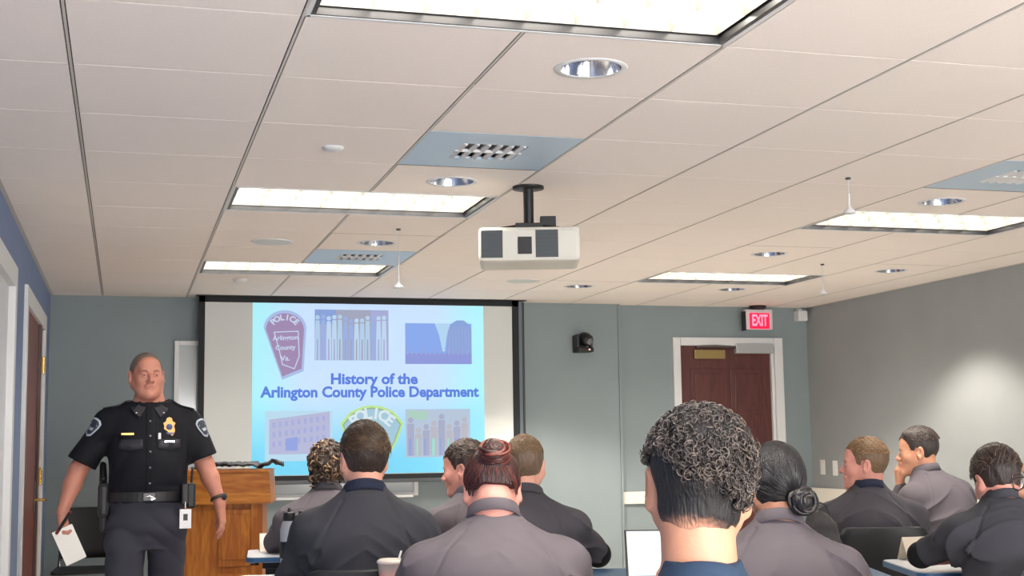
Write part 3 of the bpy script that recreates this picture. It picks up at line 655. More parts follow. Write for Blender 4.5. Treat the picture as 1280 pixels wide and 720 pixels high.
for i in range(n):
    for j in range(10):
        x = -.16+.5*i/(n-1); y_ = -.22+.36*j/9; zz = 1.124+.012*abs(math.sin(i*.9+j*.6))+.008*math.sin(j*1.7+i*.33)+(.018 if 3 < i < 18 else 0)+.035*max(0, (i-18)/7)**.7; 
        if i > 21: y_ *= .55; zz += -.012*(i-23)
        vs.append((x, y_, max(1.124, zz)))
ft = [(i*10+j, (i+1)*10+j, (i+1)*10+j+1, i*10+j+1) for i in range(n-1) for j in range(9)]
jk.add(vs, ft, 0, True); o = jk.build('folder', mat('dark_cloth', (38, 42, 48), .6), None, (.155, 4.86, 0), -.16); so = o.modifiers.new('s', 'SOLIDIFY'); so.thickness = .008; so.offset = 1
tag(o, 'dark crumpled soft folder lying on top of the lectern', 'folder')
# ------------------------------------------------------------------ light
wd = bpy.data.worlds.new('world'); sc.world = wd; wd.use_nodes = True
nt = wd.node_tree; bg = nt.nodes['Background']; sk = nt.nodes.new('ShaderNodeTexSky'); sk.sky_type = 'NISHITA'; sk.sun_elevation = .7; sk.sun_disc = False; nt.links.new(sk.outputs[0], bg.inputs[0]); bg.inputs[1].default_value = .12
for a, b_ in ((-.3, 1.9), (2.3, 4.5)):
    l = bpy.data.lights.new('rear_fill_light', 'AREA'); l.shape = 'RECTANGLE'; l.size = b_-a; l.size_y = 1.4; l.energy = 300; l.color = (1, .97, .96)  # added fill lamps outside the unseen rear windows, tilted up to brighten the ceiling
    o = bpy.data.objects.new('rear_fill_light', l); COL.objects.link(o); o.location = ((a+b_)/2, YF-.35, 1.2); o.rotation_euler = (PI/2+.28, 0, 0)
# wall-washing lamps in the downlights by the walls
def spot(x, y, e, size, blend, tgt, col=(1, .90, .76)):
    l = bpy.data.lights.new('downlight_beam', 'SPOT'); l.energy = e; l.spot_size = size; l.spot_blend = blend; l.shadow_soft_size = .05; l.color = col
    o = bpy.data.objects.new('downlight_beam', l); COL.objects.link(o); o.location = (x, y, CEIL+.0-.02)
    d = Vector(tgt)-o.location; o.rotation_euler = d.to_track_quat('-Z', 'Y').to_euler()
for i_, j_, e_ in ((1, 0, 35), (1, 3, 35), (1, 6, 35), (5, 3, 35), (7, 7, 110), (6, 9, 60), (5, 6, 35), (4, 9, 170)): spot((i_+.5)*T, (j_+.5)*T, e_, 1.85, .45, ((i_+.5)*T, (j_+.5)*T, 0))
sc.view_settings.view_transform = 'Standard'; sc.view_settings.look = 'None'; sc.view_settings.gamma = 1; sc.view_settings.use_curve_mapping = False; sc.view_settings.exposure = .1
# ================================================================== people
def skin_mat(name, rgb, rgb2=None, rough=.5):
    return mat(name, rgb, rough, var=.07, vscale=28, bump=.12, bscale=300, sss=.12, sheen=.0)
SK = dict(fair=skin_mat('skin_fair', (214, 158, 138)), pink=skin_mat('skin_pink', (206, 144, 130)), warm=skin_mat('skin_warm', (210, 152, 122)), tan=skin_mat('skin_tan', (188, 136, 112)), officer=skin_mat('skin_officer', (184, 124, 106)), brown=skin_mat('skin_brown', (128, 84, 62)))
def cloth(name, rgb, rough=.82, var=.05): return mat(name, rgb, rough, var=var, vscale=9, bump=.12, bscale=420, spec=.25)
m_polo = cloth('polo_grey', (84, 80, 86)); m_polo2 = cloth('polo_slate', (56, 57, 64)); m_polo3 = cloth('polo_plum', (92, 86, 92)); m_polo4 = cloth('polo_dark', (66, 64, 70))
m_navy = cloth('collar_navy', (34, 40, 60)); m_under = cloth('undersleeve_black', (16, 17, 21)); m_trous = cloth('trousers_dark', (36, 37, 44)); m_shoe = mat('shoe_black', (16, 16, 18), .3)
m_uni = cloth('uniform_navy', (13, 15, 24), .75, .08); m_unit = cloth('uniform_trousers', (56, 57, 68), .8, .06); m_blue = cloth('collar_blue', (48, 66, 88))
m_eye = mat('eye_white', (225, 218, 212), .25); m_iris = mat('iris', (50, 44, 40), .2); m_lip = skin_mat('lip', (170, 96, 88))
def hairm(name, rgb, var=.35, rough=.42, stretch=(60, 60, 9)):
    return mat(name, rgb, rough, var=var, vscale=3.2, bump=.5, bscale=4., stretch=stretch, spec=.5)
def head_sdf(jowl=0., nose=1., wide=1., ear=1., turn=None):
    s = S()
    s.ell((0, -.012, .028), (.074*wide, .094, .092), k=.0)
    s.ell((0, .028, -.025), (.060*wide, .062, .083), k=.03)
    for q in (-1, 1):
        s.cone((q*.052*wide, .0, -.045), (q*.012, .070, -.096), .022+jowl*.4, .016+jowl*.3, k=.03)
        s.ell((q*.040*wide, .060, -.022), (.024, .026, .028), k=.022)
    s.ell((0, .078, -.098), (.020, .018, .016), k=.02)
    s.ell((0, .045, -.085), (.04+jowl, .04, .03+jowl*.6), k=.025)
    s.cone((-.032, .078, .022), (.032, .078, .022), .014, .014, k=.02)
    s.ell((0, .062, .055), (.052, .03, .035), k=.025)
    for q in (-1, 1): s.ell((q*.033, .100, .001), (.017, .016, .010), k=.012, op='s')
    for q in (-1, 1): s.ell((q*.032, .078, .001), (.0145, .0145, .0115), k=.004)
    s.cone((0, .089, .008), (0, .106*(.5+.5*nose)+.0, -.024), .0085, .0115, k=.012)
    s.ell((0, .108+.004*nose, -.029), (.012, .012, .0105), k=.008)
    for q in (-1, 1): s.ell((q*.014, .099, -.032), (.008, .011, .008), k=.006)
    for q in (-1, 1): s.ell((q*.007, .108, -.039), (.004, .006, .003), k=.002, op='s')
    s.ell((0, .089, -.057), (.026, .014, .016), k=.012)
    s.cone((-.020, .091, -.054), (.020, .091, -.054), .0052, .0052, k=.006); s.cone((-.017, .090, -.066), (.017, .090, -.066), .0062, .0062, k=.006)
    s.cone((-.023, .103, -.060), (.023, .103, -.060), .0035, .0035, k=.004, op='s')
    for q in (-1, 1):
        R = rotm(q*-.45, 0, q*.12); c = np.array([q*.079*wide, -.010, -.004])
        s.ell(c, (.0095, .021*ear, .034*ear), R, k=.008); s.ell(c+np.array([q*.008, .006, .004]), (.007, .012, .021), R, k=.005, op='s'); s.ell(c+np.array([q*.001, .004, -.026]), (.007, .010, .011), R, k=.006)
    return s
def hair_sdf(side=.006, top=.014, nape=-.085, front=.062, disp=.002, freq=60, seed=1, wide=1., burn=-.02, quiff=0., tuft=0., neck_r=0.):
    s = S(); c = np.array([0, -.012, .028])
    r0 = np.array([.074*wide, .094, .092])
    yk = [-.13, -.06, -.035, -.018, -.005, .012, .022, .036, .046, .07, .1]
    zk = [nape, nape, nape+.02, -.045, .018, .028, burn, burn+.02, .045, .078+.0, .10]
    sh = (front-.062)
    def f(P):
        q = P-c; hgt = np.clip((P[:, 2]-.0)/.11, 0, 1); back = np.clip((-P[:, 1]+.02)/.1, 0, 1)
        t = side+(top-side)*hgt**1.2
        # lower back of the skull follows the neck
        r = r0[None]+t[:, None]; low = np.clip((-.0-P[:, 2])/.085, 0, 1)*back
        rr = r.copy(); rr[:, 1] -= .018*low; rr[:, 0] -= .010*low; rr[:, 2] += .03*low
        k0 = np.linalg.norm(q/rr, axis=1); k1 = np.linalg.norm(q/(rr*rr), axis=1)+1e-9; d = k0*(k0-1)/k1
        if neck_r:
            a_ = np.array([0, -.030, -.055]); b_ = np.array([.013, -.052, -.15]); ab = b_-a_; tt = np.clip((P-a_)@ab/(ab@ab), 0, 1); dn = np.linalg.norm(P-a_-tt[:, None]*ab, axis=1)-neck_r+.016*np.clip((-.040-P[:, 2]+.006*np.sin(P[:, 0]*70))/.040, 0, 1); h_ = np.clip(.5+.5*(d-dn)/.03, 0, 1); d = d+(dn-d)*h_-.03*h_*(1-h_)
        if quiff: d = d-quiff*np.exp(-((P[:, 1]-.055)/.03)**2-((P[:, 2]-.105)/.03)**2)
        x = P.copy(); x[:, 2] *= .3
        d = d-disp*snoise(x, freq, seed)-disp*.6*snoise(x, freq*2.3, seed+5)
        zmin = np.interp(P[:, 1]-sh+.0*P[:, 0], yk, zk)+.002*snoise(P, 90, seed+2)
        cut = zmin-P[:, 2]
        return np.where(cut > -.004, np.maximum(d, cut), d)
    m = .16+tuft; return s.fn(f, c-m, c+m)
def xf(V, c, R): return V@R.T+np.array(c)
def hand_ops(s, wrist, R, side, curl=.5, spread=.08, size=1., thumb=.5, k=.006):
    """R columns: x across palm towards the thumb side (*side), y along fingers, z out of the back of the hand"""
    R = np.array(R); w = np.array(wrist, float); z = size
    def L(x, y, zz): return w+R@(np.array([x*side, y, zz])*z)
    s.cone(L(0, -.01, 0), L(.012, .075, 0), .023*z, .017*z, k=.02); s.cone(L(0, 0, 0), L(-.014, .075, 0), .022*z, .016*z, k=.015); s.cone(L(.012, .03, -.004), L(.026, .07, 0), .018*z, .012*z, k=.015)
    for x, ln, dx in ((.031, .072, 1.2), (.0105, .080, .4), (-.010, .075, -.4), (-.029, .060, -1.2)):
        p = L(x, .082-abs(x)*.25, 0); a = 0; pts = [p]; d0 = math.sin(spread*dx); 
        for q, fr in enumerate((.45, .32, .25)):
            a += curl*(.75 if q == 0 else 1.); p = p+R@(np.array([side*d0*math.cos(a), math.cos(a), -math.sin(a)])*ln*fr*z); pts.append(p)
        s.chain(pts, [.0098*z, .0092*z, .0084*z, .0072*z], k=k)
    p0 = L(.022, .018, -.006); p1 = L(.022+.030*thumb+.012, .050, -.016); p2 = L(.034+.030*thumb, .078, -.026-.012*curl); p3 = L(.032+.024*thumb, .099, -.034-.016*curl)
    s.chain([p0, p1, p2, p3], [.016*z, .0125*z, .0105*z, .0085*z], k=.008)
def frame(fwd, back):
    """hand frame: y = finger direction, z = back of hand"""
    y = nrm(fwd); z = np.array(back, float); z = z-y*(z@y); z = nrm(z); x = np.cross(y, z); return np.stack([x, y, z], 1)
TORSO = [(-.14, .165, .115, .0), (-.05, .185, .135, .0), (.10, .188, .138, .0), (.28, .180, .128, -.004), (.42, .172, .120, -.006), (.56, .176, .122, -.010), (.70, .184, .124, -.014), (.80, .186, .118, -.014), (.86, .168, .105, -.008), (.905, .138, .092, -.004), (.945, .108, .080, .0), (.985, .082, .070, .004), (1.03, .064, .062, .010), (1.075, .061, .060, .014)]
def torso_tab(L, fat=1., sh=1., t1=1.03, infl=0.):
    out = []
    for t, a, b, y in TORSO:
        if t > t1+1e-6: continue
        if t > .75: t = 1-(1-t)*.62/L
        f = 1+(fat-1)*max(0, min(1, (1.0-t)/.35)); g = 1+(sh-1)*max(0, 1-abs(t-.78)/.4)
        e = infl*(1 if t < .8 else max(0, 1-(t-.8)/.2))
        out.append((t*L, a*max(f, g)+e if t < .9 else a+e*.5, b*f+e, y))
    return out
def seated(head_px, d, label, yaw, hyaw, skin, polo, hair_fn, fat=1., sh=1., lean=.04, side_lean=0., hpitch=0., hroll=0., vox=.006, jowl=0., collar=None, arms=None, under=False, wide=1., fine=None, hz=.46, sleeve=1.0, seed=0, extra=None, nose=1., ear=1., desk_reach=.30, topoff=.125, collar_h=.034, chin_hand=False, drop=0., nk=1., collar_up=0.):
    """head_px: pixel of the crown; d: distance along the camera axis"""
    rng = random.Random(seed)
    crown = at(head_px[0], head_px[1], d); Rr = rotm(yaw)
    Rh = rotm(hyaw-yaw, hpitch, hroll)                    # in body frame
    hcen_w = crown-Rr@(Rh@np.array([0, -.01, topoff]))
    H = np.array([side_lean, lean, hcen_w[2]])             # head centre in body frame; hip at (0,0,hz)
    root_xy = hcen_w-Rr@H
    root = empty('person', (root_xy[0], root_xy[1], 0), yaw, label, 'person')
    neck0 = H+Rh@np.array([0, -.030, -.06]); C7 = H+np.array([0, -.046, -.112-drop])+(Rh@np.array([0, -.01, -.01]))*.5
    hip = np.array([0, 0, hz]); ax = C7-hip; L = np.linalg.norm(ax); zax = ax/L; xax = nrm(np.cross(np.array([0, 1., 0]), zax)); yax = np.cross(zax, xax); RT = np.stack([xax, yax, zax], 1)
    def tp(x, y, t): return hip+RT@np.array([x, y, t*L])
    shx = .178*sh
    A = dict(l=dict(el=(-.25-.08*(sh-1), lean+.08, .79), wr=(-.15, lean+.33, .785)), r=dict(el=(.25+.08*(sh-1), lean+.08, .79), wr=(.15, lean+.33, .785)))
    if arms: A.update(arms)
    if chin_hand:
        W_ = H+Rh@np.array([.015, .108, -.185]); A['l'] = dict(el=(W_[0]-.06, W_[1]+.06, .80), wr=W_, hand=dict(fwd=Rh@np.array([.15, .12, 1]), back=Rh@np.array([-.25, 1, -.1]), curl=.85))
    # --- body
    b = S(); b.loft(hip, RT, torso_tab(L, fat*.94, sh*.92, 1.03, -.006), k=.02)
    b.cone(C7+np.array([0, .018, -.03]), neck0, .058*nk, .055*nk, k=.03)
    SHO = {}
    for nm, q in (('l', -1), ('r', 1)):
        so = hip+RT@np.array([q*shx, -.0, L-.128]); SHO[nm] = so; e = A[nm]['el']; wv = A[nm]['wr']
        e = np.array(e, float); wv = np.array(wv, float)
        A[nm]['E'] = e; A[nm]['W'] = wv
        b.cone(C7+np.array([q*.02, .0, -.045]), so, .034, .042, k=.03); b.cone(so, e, .045, .036, k=.03); b.cone(e, wv, .038, .025, k=.012)
        hf = A[nm].get('hand', dict(fwd=wv-e, back=(0, 0, 1), curl=.45)); 
        hand_ops(b, wv+nrm(hf['fwd'])*.02, frame(hf['fwd'], hf['back']), -q if not hf.get('flip') else q, hf['curl'], size=hf.get('size', 1.))
        kn = np.array([q*.13, .46, hz+.02]); b.cone((q*.09, .02, hz+.02), kn, .075, .055, k=.03); b.cone(kn, (q*.13, .46, .09), .052, .036, k=.02)
    hd = head_sdf(jowl=jowl, wide=wide, nose=nose, ear=ear); b.sub(hd, H, Rh, k=.022)
    V, Q = polygonise(b, vox if fine is None else fine); mesh_np('body', V, Q, SK[skin], root)
    # --- shirt
    c = S(); c.loft(hip, RT, [r for r in torso_tab(L, fat, sh, 1.075, .010)], k=.02)
    for nm, q in (('l', -1), ('r', 1)):
        so = SHO[nm]; e = A[nm]['E']; up = so+(e-so)*sleeve
        c.cone(C7+np.array([q*.022, -.0, -.045]), so, .052, .062, k=.06); c.cone(so, so+(e-so)*min(1, sleeve), .064, .056, k=.045)
        if sleeve >= 1 and not A[nm].get('bare'): c.cone(e, A[nm]['W'], .052, .036, k=.02)
    nb = H+np.array([0, -.03, -.12])
    c.ell(C7+np.array([0, .030, .070+collar_up]), (.050, .054, .05), k=.012, op='s')
    sl, sr = SHO['l'], SHO['r']
    arm_pts = [tp(-shx*.86, 0, .66), tp(shx*.86, 0, .66)]
    def wr(P, dd):
        near = np.abs(dd) < .03
        if not near.any(): return dd
        p = P[near]; loc = (p-hip)@RT; tt = loc[:, 2]/L
        w_ = np.exp(-np.abs(tt-.1)/.22)+.0
        ar = sum(np.exp(-np.linalg.norm(p-a_, axis=1)**2/.016) for a_ in arm_pts)
        warp = p.copy(); warp[:, 2] += .6*np.abs(loc[:, 0])                     # folds fall away from the armpits
        warp[:, 0] *= .35
        fold = .025*(w_*.8+ar*1.1+.08)*(np.exp(-np.abs(snoise(warp, 36, seed+3))*2.2)-.35)
        fold += .004*(.4+w_)*snoise(p, 13, seed+9)
        # raglan seams from the collar to the armpit
        sx = np.abs(loc[:, 0]); seam = np.interp(tt, [.60, .72, .84, .93, .99], [.185*sh, .155*sh, .125*sh, .092, .070])
        fold -= .0042*np.exp(-((sx-seam)/.0055)**2)*((tt > .6) & (tt < .98))
        out = dd.copy(); out[near] = dd[near]-fold; return out
    c.ops.append((wr, None, None, 0, 'w'))
    c.bounds = lambda ops=[o for o in c.ops if o[4] == 'u']: (np.min([o[1] for o in ops], 0), np.max([o[2] for o in ops], 0))
    V, Q = polygonise(c, vox if fine is None else fine); mesh_np('polo_shirt', V, Q, polo, root)
    if under:
        for nm in under:
            so = SHO[nm]; e = A[nm]['E']; c2 = S(); bare = A[nm].get('bare'); a0 = so+(e-so)*(sleeve-.1); a1 = so+(e-so)*(.92 if bare else 1.0); c2.cone(a0, a1, .050, .052, k=.02)
            if not bare: c2.cone(a1, a1+(A[nm]['W']-e)*.12, .051, .049, k=.02)
            V, Q = polygonise(c2, vox); mesh_np('undersleeve', V, Q, m_under, root)
    # --- collar: stand plus fold-over, rises behind the neck
    n = 44; prof = [(.0, .010, 0), (.002, .026, 0), (.004, collar_h, 0), (.007, collar_h+.002, 0), (.0105, collar_h-.001, 0), (.016, .018, 0), (.024, -.004, 0), (.0225, -.005, 0), (.012, .014, 0), (.006, .022, 0)]
    cc = C7+np.array([0, .016, -.006+collar_up]); vs = []
    tilt = -.42-.3*max(0, lean-.05)
    for j in range(n):
        a = 2*PI*j/n; ca, sa = math.cos(a), math.sin(a)
        front = max(0, sa)
        for dr_, dz_, _ in prof:
            ra, rb = .0635+dr_, .0635+dr_; x = ra*ca; y_ = rb*sa; z_ = dz_-.010*front + tilt*y_*.9 - .010*abs(ca)**3*(1 if dr_ > .014 else .3)
            vs.append(cc+np.array([x, y_, z_]))
    m_ = len(prof); fs = [(j*m_+i, ((j+1) % n)*m_+i, ((j+1) % n)*m_+(i+1) % m_, j*m_+(i+1) % m_) for j in range(n) for i in range(m_)]
    o = MB().add(vs, fs, 0, True).build('collar', collar or polo, root)
    # --- trousers and shoes
    t = S(); t.loft(hip, RT, [(-.14*L, .18, .125, 0), (.0, .196, .15, 0), (.1*L, .196, .15, 0)], k=.03)
    for q in (-1, 1):
        t.cone((q*.095, .02, hz+.01), (q*.13, .46, hz+.015), .092, .072, k=.04); t.cone((q*.13, .46, hz+.015), (q*.13, .45, .11), .07, .056, k=.03)
    V, Q = polygonise(t, .012); mesh_np('trousers', V, Q, m_trous, root)
    for q in (-1, 1):
        t = S(); t.cone((q*.13, .42, .045), (q*.14, .60, .035), .040, .034, k=.02); t.cone((q*.13, .44, .06), (q*.13, .445, .12), .042, .045, k=.02)
        V, Q = polygonise(t, .010); V[:, 2] = np.maximum(V[:, 2], 0.0); mesh_np('shoe', V, Q, m_shoe, root)
    # --- face
    for q in (-1, 1):
        e = MB(); e.lathe([(1e-4, -.0118), (.006, -.0100), (.0102, -.006), (.0118, 0), (.0102, .006), (.006, .0101), (1e-4, .0118)], n=16, axis='y', mi=0)
        e.lathe([(1e-4, .0124), (.0054, .0112), (.0058, .0102)], n=14, axis='y', mi=1); vv = np.array(e.v)+np.array([q*.032, .0815, .0005]); e.v = [tuple(p) for p in xf(vv, H, Rh)]; e.build('eye', [m_eye, m_iris], root)
    hair_fn(root, H, Rh)
    if extra: extra(root, H, Rh, dict(hip=hip, RT=RT, L=L, SHO=SHO, A=A, C7=C7, tp=tp))
    return root, H, Rh, Rr
def brows(root, H, Rh, m, th=.0035):
    for q in (-1, 1):
        b = MB(); pts = np.array([(q*.014, .094, .018), (q*.024, .0945, .0225), (q*.036, .091, .0235), (q*.048, .082, .019)]); b.tube(xf(pts, H, Rh), [th*.8, th, th, th*.5], 6, flat=.8); b.build('eyebrow', m, root)
def short_hair(m, brow=True, vox=.0045, **kw):
    def f(root, H, Rh):
        s = hair_sdf(**kw); V, Q = polygonise(s, vox); mesh_np('hair', xf(V, H, Rh), Q, m, root)
        if brow: brows(root, H, Rh, m)
    return f
def sphere_pts(n, c, r, pred, seed):
    rng = np.random.default_rng(seed); out = []
    while len(out) < n:
        d = rng.normal(size=3); d /= np.linalg.norm(d); p = np.array(c)+d*np.array(r)
        if pred(p): out.append((p, nrm((p-np.array(c))/np.array(r)**2)))
    return out
def curls(root, H, Rh, spec, m, name='curls', loop=(.006, .010), tube=.0013, turns=1.3, seed=0, cols=None, m_=16, n=5, lift=(.0, .012), drop=.4):
    rng = np.random.default_rng(seed); K = len(spec); paths = np.zeros((K, m_, 3)); rad = np.zeros((K, m_)); t = np.linspace(0, 1, m_)
    col = np.zeros((K, 3)); cols = np.array([lin(c) for c in cols])
    for i, (p, nn) in enumerate(spec):
        a = nrm(np.cross(nn, rng.normal(size=3))); b_ = np.cross(nn, a); R = rng.uniform(*loop); ph = rng.uniform(0, 6.28); tn = rng.uniform(.7, 1.2)*turns
        ang = ph+2*PI*tn*t; ln = rng.uniform(-.3, 1)*R*1.6
        axis = nn*rng.uniform(.1, .9)+a*rng.normal()*.6+np.array([0, 0, -drop])
        paths[i] = p+nn*rng.uniform(*lift)+R*(1-.35*t)[:, None]*(np.cos(ang)[:, None]*a+np.sin(ang)[:, None]*(b_*.75+nn*.65))+(t*ln)[:, None]*axis
        rad[i] = tube*rng.uniform(.7, 1.5)*(1-.6*t**3); col[i] = cols[rng.integers(len(cols))]*rng.uniform(.75, 1.25)
    V, Q, idx = tubes_np(paths, rad, n)
    return mesh_np(name, xf(V, H, Rh), Q, m, root, col=col[idx])
m_curl = mat('hair_strands', (60, 50, 45), .38, attr='tint', spec=.55)
# ---- individual heads of hair
def hair_curly(root, H, Rh):
    m = hairm('hair_black_fade', (26, 24, 25), .4, .55)
    s = hair_sdf(side=.004, top=.026, nape=-.092, disp=.0015, freq=70, wide=1.02, burn=-.03, neck_r=.0660); V, Q = polygonise(s, .003)
    a_ = np.clip((V[:, 2]+.074+.012*snoise(V, 60, 4)*.4)/.036, 0, 1)+np.clip((np.abs(V[:, 0])-.078)*0, 0, 1); a_ = a_*a_*(3-2*a_); a_ = np.clip(a_+.10*snoise(V, 420, 9)*(a_ < .95), 0, 1)[:, None]
    col = np.array(lin((206, 150, 122)))*(1-a_)+np.array(lin((27, 25, 26)))*a_; mesh_np('hair', xf(V, H, Rh), Q, mat('hair_fade_tint', (40, 36, 36), .6, attr='tint', bump=.5, bscale=4., stretch=(60, 60, 9)), root, col=col)
    pred = lambda p: p[2] > (.028-.55*max(-.05, min(.09, p[0]+.01)) if p[1] < -.02 else .035)+.008*math.sin(p[0]*60) and not (p[1] > .07 and p[2] < .06)
    sp = sphere_pts(5200, (0, -.012, .036), (.089, .108, .104), pred, 11)
    curls(root, H, Rh, sp, m_curl, 'curls', (.0045, .0105), .00105, .95, 3, [(56, 50, 48), (68, 61, 58), (80, 72, 68), (92, 83, 78), (46, 41, 40), (62, 55, 52), (104, 92, 82)], 15, 5, (-.014, .008))
def hair_braids(root, H, Rh):
    m = hairm('hair_braid_base', (50, 38, 32)); s = hair_sdf(side=.012, top=.016, nape=-.08, disp=.001, wide=1.0); V, Q = polygonise(s, .006); mesh_np('hair', xf(V, H, Rh), Q, m, root)
    sp = sphere_pts(420, (0, -.018, .026), (.083, .103, .104), lambda p: p[2] > -.07 and p[1] < .05, 5)
    curls(root, H, Rh, sp, m_curl, 'braids', (.008, .015), .0042, .6, 6, [(86, 66, 52), (122, 96, 72), (60, 46, 40), (142, 114, 84), (74, 58, 50)], 12, 6, (-.002, .006))
    sp = sphere_pts(60, (0, -.05, -.055), (.075, .055, .03), lambda p: p[1] < .0, 8)
    curls(root, H, Rh, sp, m_curl, 'braid_ends', (.010, .018), .0046, .6, 9, [(60, 46, 40), (44, 34, 32), (100, 78, 60)], 10, 6, (0, .01))
def swirl(cx, cr, n, r0, r1, seed, flat=.55, tube=.006, axis=(0, -1, .35)):
    rng = np.random.default_rng(seed); ax = nrm(axis); a = nrm(np.cross(ax, (1, .1, .2))); b = np.cross(ax, a); m = 26; P = np.zeros((n, m, 3)); R = np.zeros((n, m)); t = np.linspace(0, 1, m)
    for i in range(n):
        r = rng.uniform(r0, r1); ph = rng.uniform(0, 6.28); tn = rng.uniform(.45, .9); an = ph+2*PI*tn*t; off = rng.uniform(-.5, .8)*cr; dd = rng.normal(size=3)*.004
        P[i] = np.array(cx)+dd+ax*(off+cr*.4*np.sin(PI*t))[:, None]+(r*(1-.25*t))[:, None]*(np.cos(an)[:, None]*a+np.sin(an)[:, None]*b); R[i] = tube*rng.uniform(.5, 1.2)*np.sin(PI*np.clip(t*.92+.04, 0, 1))**.4
    return P, R
def hair_bun(cx, cr, r1, base, cols, seed, nape=-.085, nswirl=60, tube=.006, side=.010, top=.014, axis=(0, -1, .35), flow=None):
    def f(root, H, Rh):
        m = hairm('hair_base_%d' % seed, base, .4, .36); s = hair_sdf(side=side, top=top, nape=nape, disp=.0012, freq=80, seed=seed, burn=.0); s.ell(cx, (r1*.9, r1*.9, r1*.9), k=.02); V, Q = polygonise(s, .004); mesh_np('hair', xf(V, H, Rh), Q, m, root)
        P, R = swirl(cx, cr, nswirl, .008, r1, seed, tube=tube, axis=axis); rng = np.random.default_rng(seed); cl = np.array([lin(c) for c in cols])[rng.integers(len(cols), size=len(P))]
        V, Q, idx = tubes_np(P, R, 7); mesh_np('bun', xf(V, H, Rh), Q, m_curl, root, col=cl[idx])
        # strands drawn back over the head to the bun
        sp = sphere_pts(420, (0, -.012, .028), (.074+side, .094+side, .092+top), lambda p: p[1] < .06 and p[2] > np.interp(p[1], [-.1, -.03, 0, .05], [nape+.012, -.05, .02, .05]), seed+1)
        mm = 12; t = np.linspace(0, 1, mm); P = np.zeros((len(sp), mm, 3)); R = np.zeros((len(sp), mm)); c0 = np.array([0, -.012, .028]); rr = np.array([.074+side, .094+side, .092+top])
        for i, (p, nn) in enumerate(sp):
            to = np.array(cx)-p; ln = min(np.linalg.norm(to), .075); q = p[None]+(to/np.linalg.norm(to))[None]*(t*ln)[:, None]; u = (q-c0)/rr; u /= np.linalg.norm(u, axis=1)[:, None]; q = c0+u*rr*(1.004); P[i] = q; R[i] = .0014*np.sin(PI*np.clip(t*.9+.05, 0, 1))**.5*rng.uniform(.6, 1.3)
        cl = np.array([lin(c) for c in cols])[rng.integers(len(cols), size=len(P))]; V, Q, idx = tubes_np(P, R, 5); mesh_np('strands', xf(V, H, Rh), Q, m_curl, root, col=cl[idx])
    return f
def hair_mixed(m, cols, seed, n=900, zlo=.035, tube=.0013, ln=.028, swept=(0, 1, 0), **kw):
    """short hair with combed strands on the crown"""
    def f(root, H, Rh):
        s = hair_sdf(seed=seed, **kw); V, Q = polygonise(s, .004); mesh_np('hair', xf(V, H, Rh), Q, m, root); brows(root, H, Rh, m)
        side, top = kw.get('side', .006), kw.get('top', .014); c0 = np.array([0, -.012, .028]); rr = np.array([.074*kw.get('wide', 1)+top*.7, .094+top*.8, .092+top])
        rng = np.random.default_rng(seed); sp = sphere_pts(n, c0, rr, lambda p: p[2] > zlo+.02*(p[1] > .03) and not (p[1] > .066 and p[2] < .07), seed)
        mm = 8; t = np.linspace(0, 1, mm); P = np.zeros((n, mm, 3)); R = np.zeros((n, mm)); sw = np.array(swept, float)
        for i, (p, nn) in enumerate(sp):
            d = sw+rng.normal(size=3)*.35+nn*.15; d = d-nn*(d@nn); d = nrm(d); q = p[None]+d[None]*(t*ln*rng.uniform(.6, 1.3))[:, None]; u = (q-c0)/rr; k_ = np.linalg.norm(u, axis=1)[:, None]; P[i] = c0+u/k_*rr*(1.0+.05*(np.sin(PI*t)[:, None])*rng.uniform(0, 1)); R[i] = tube*(1-.7*t)*rng.uniform(.6, 1.4)
        cl = np.array([lin(c) for c in cols])[rng.integers(len(cols), size=n)]; V, Q, idx = tubes_np(P, R, 5); mesh_np('strands', xf(V, H, Rh), Q, m_curl, root, col=cl[idx])
    return f
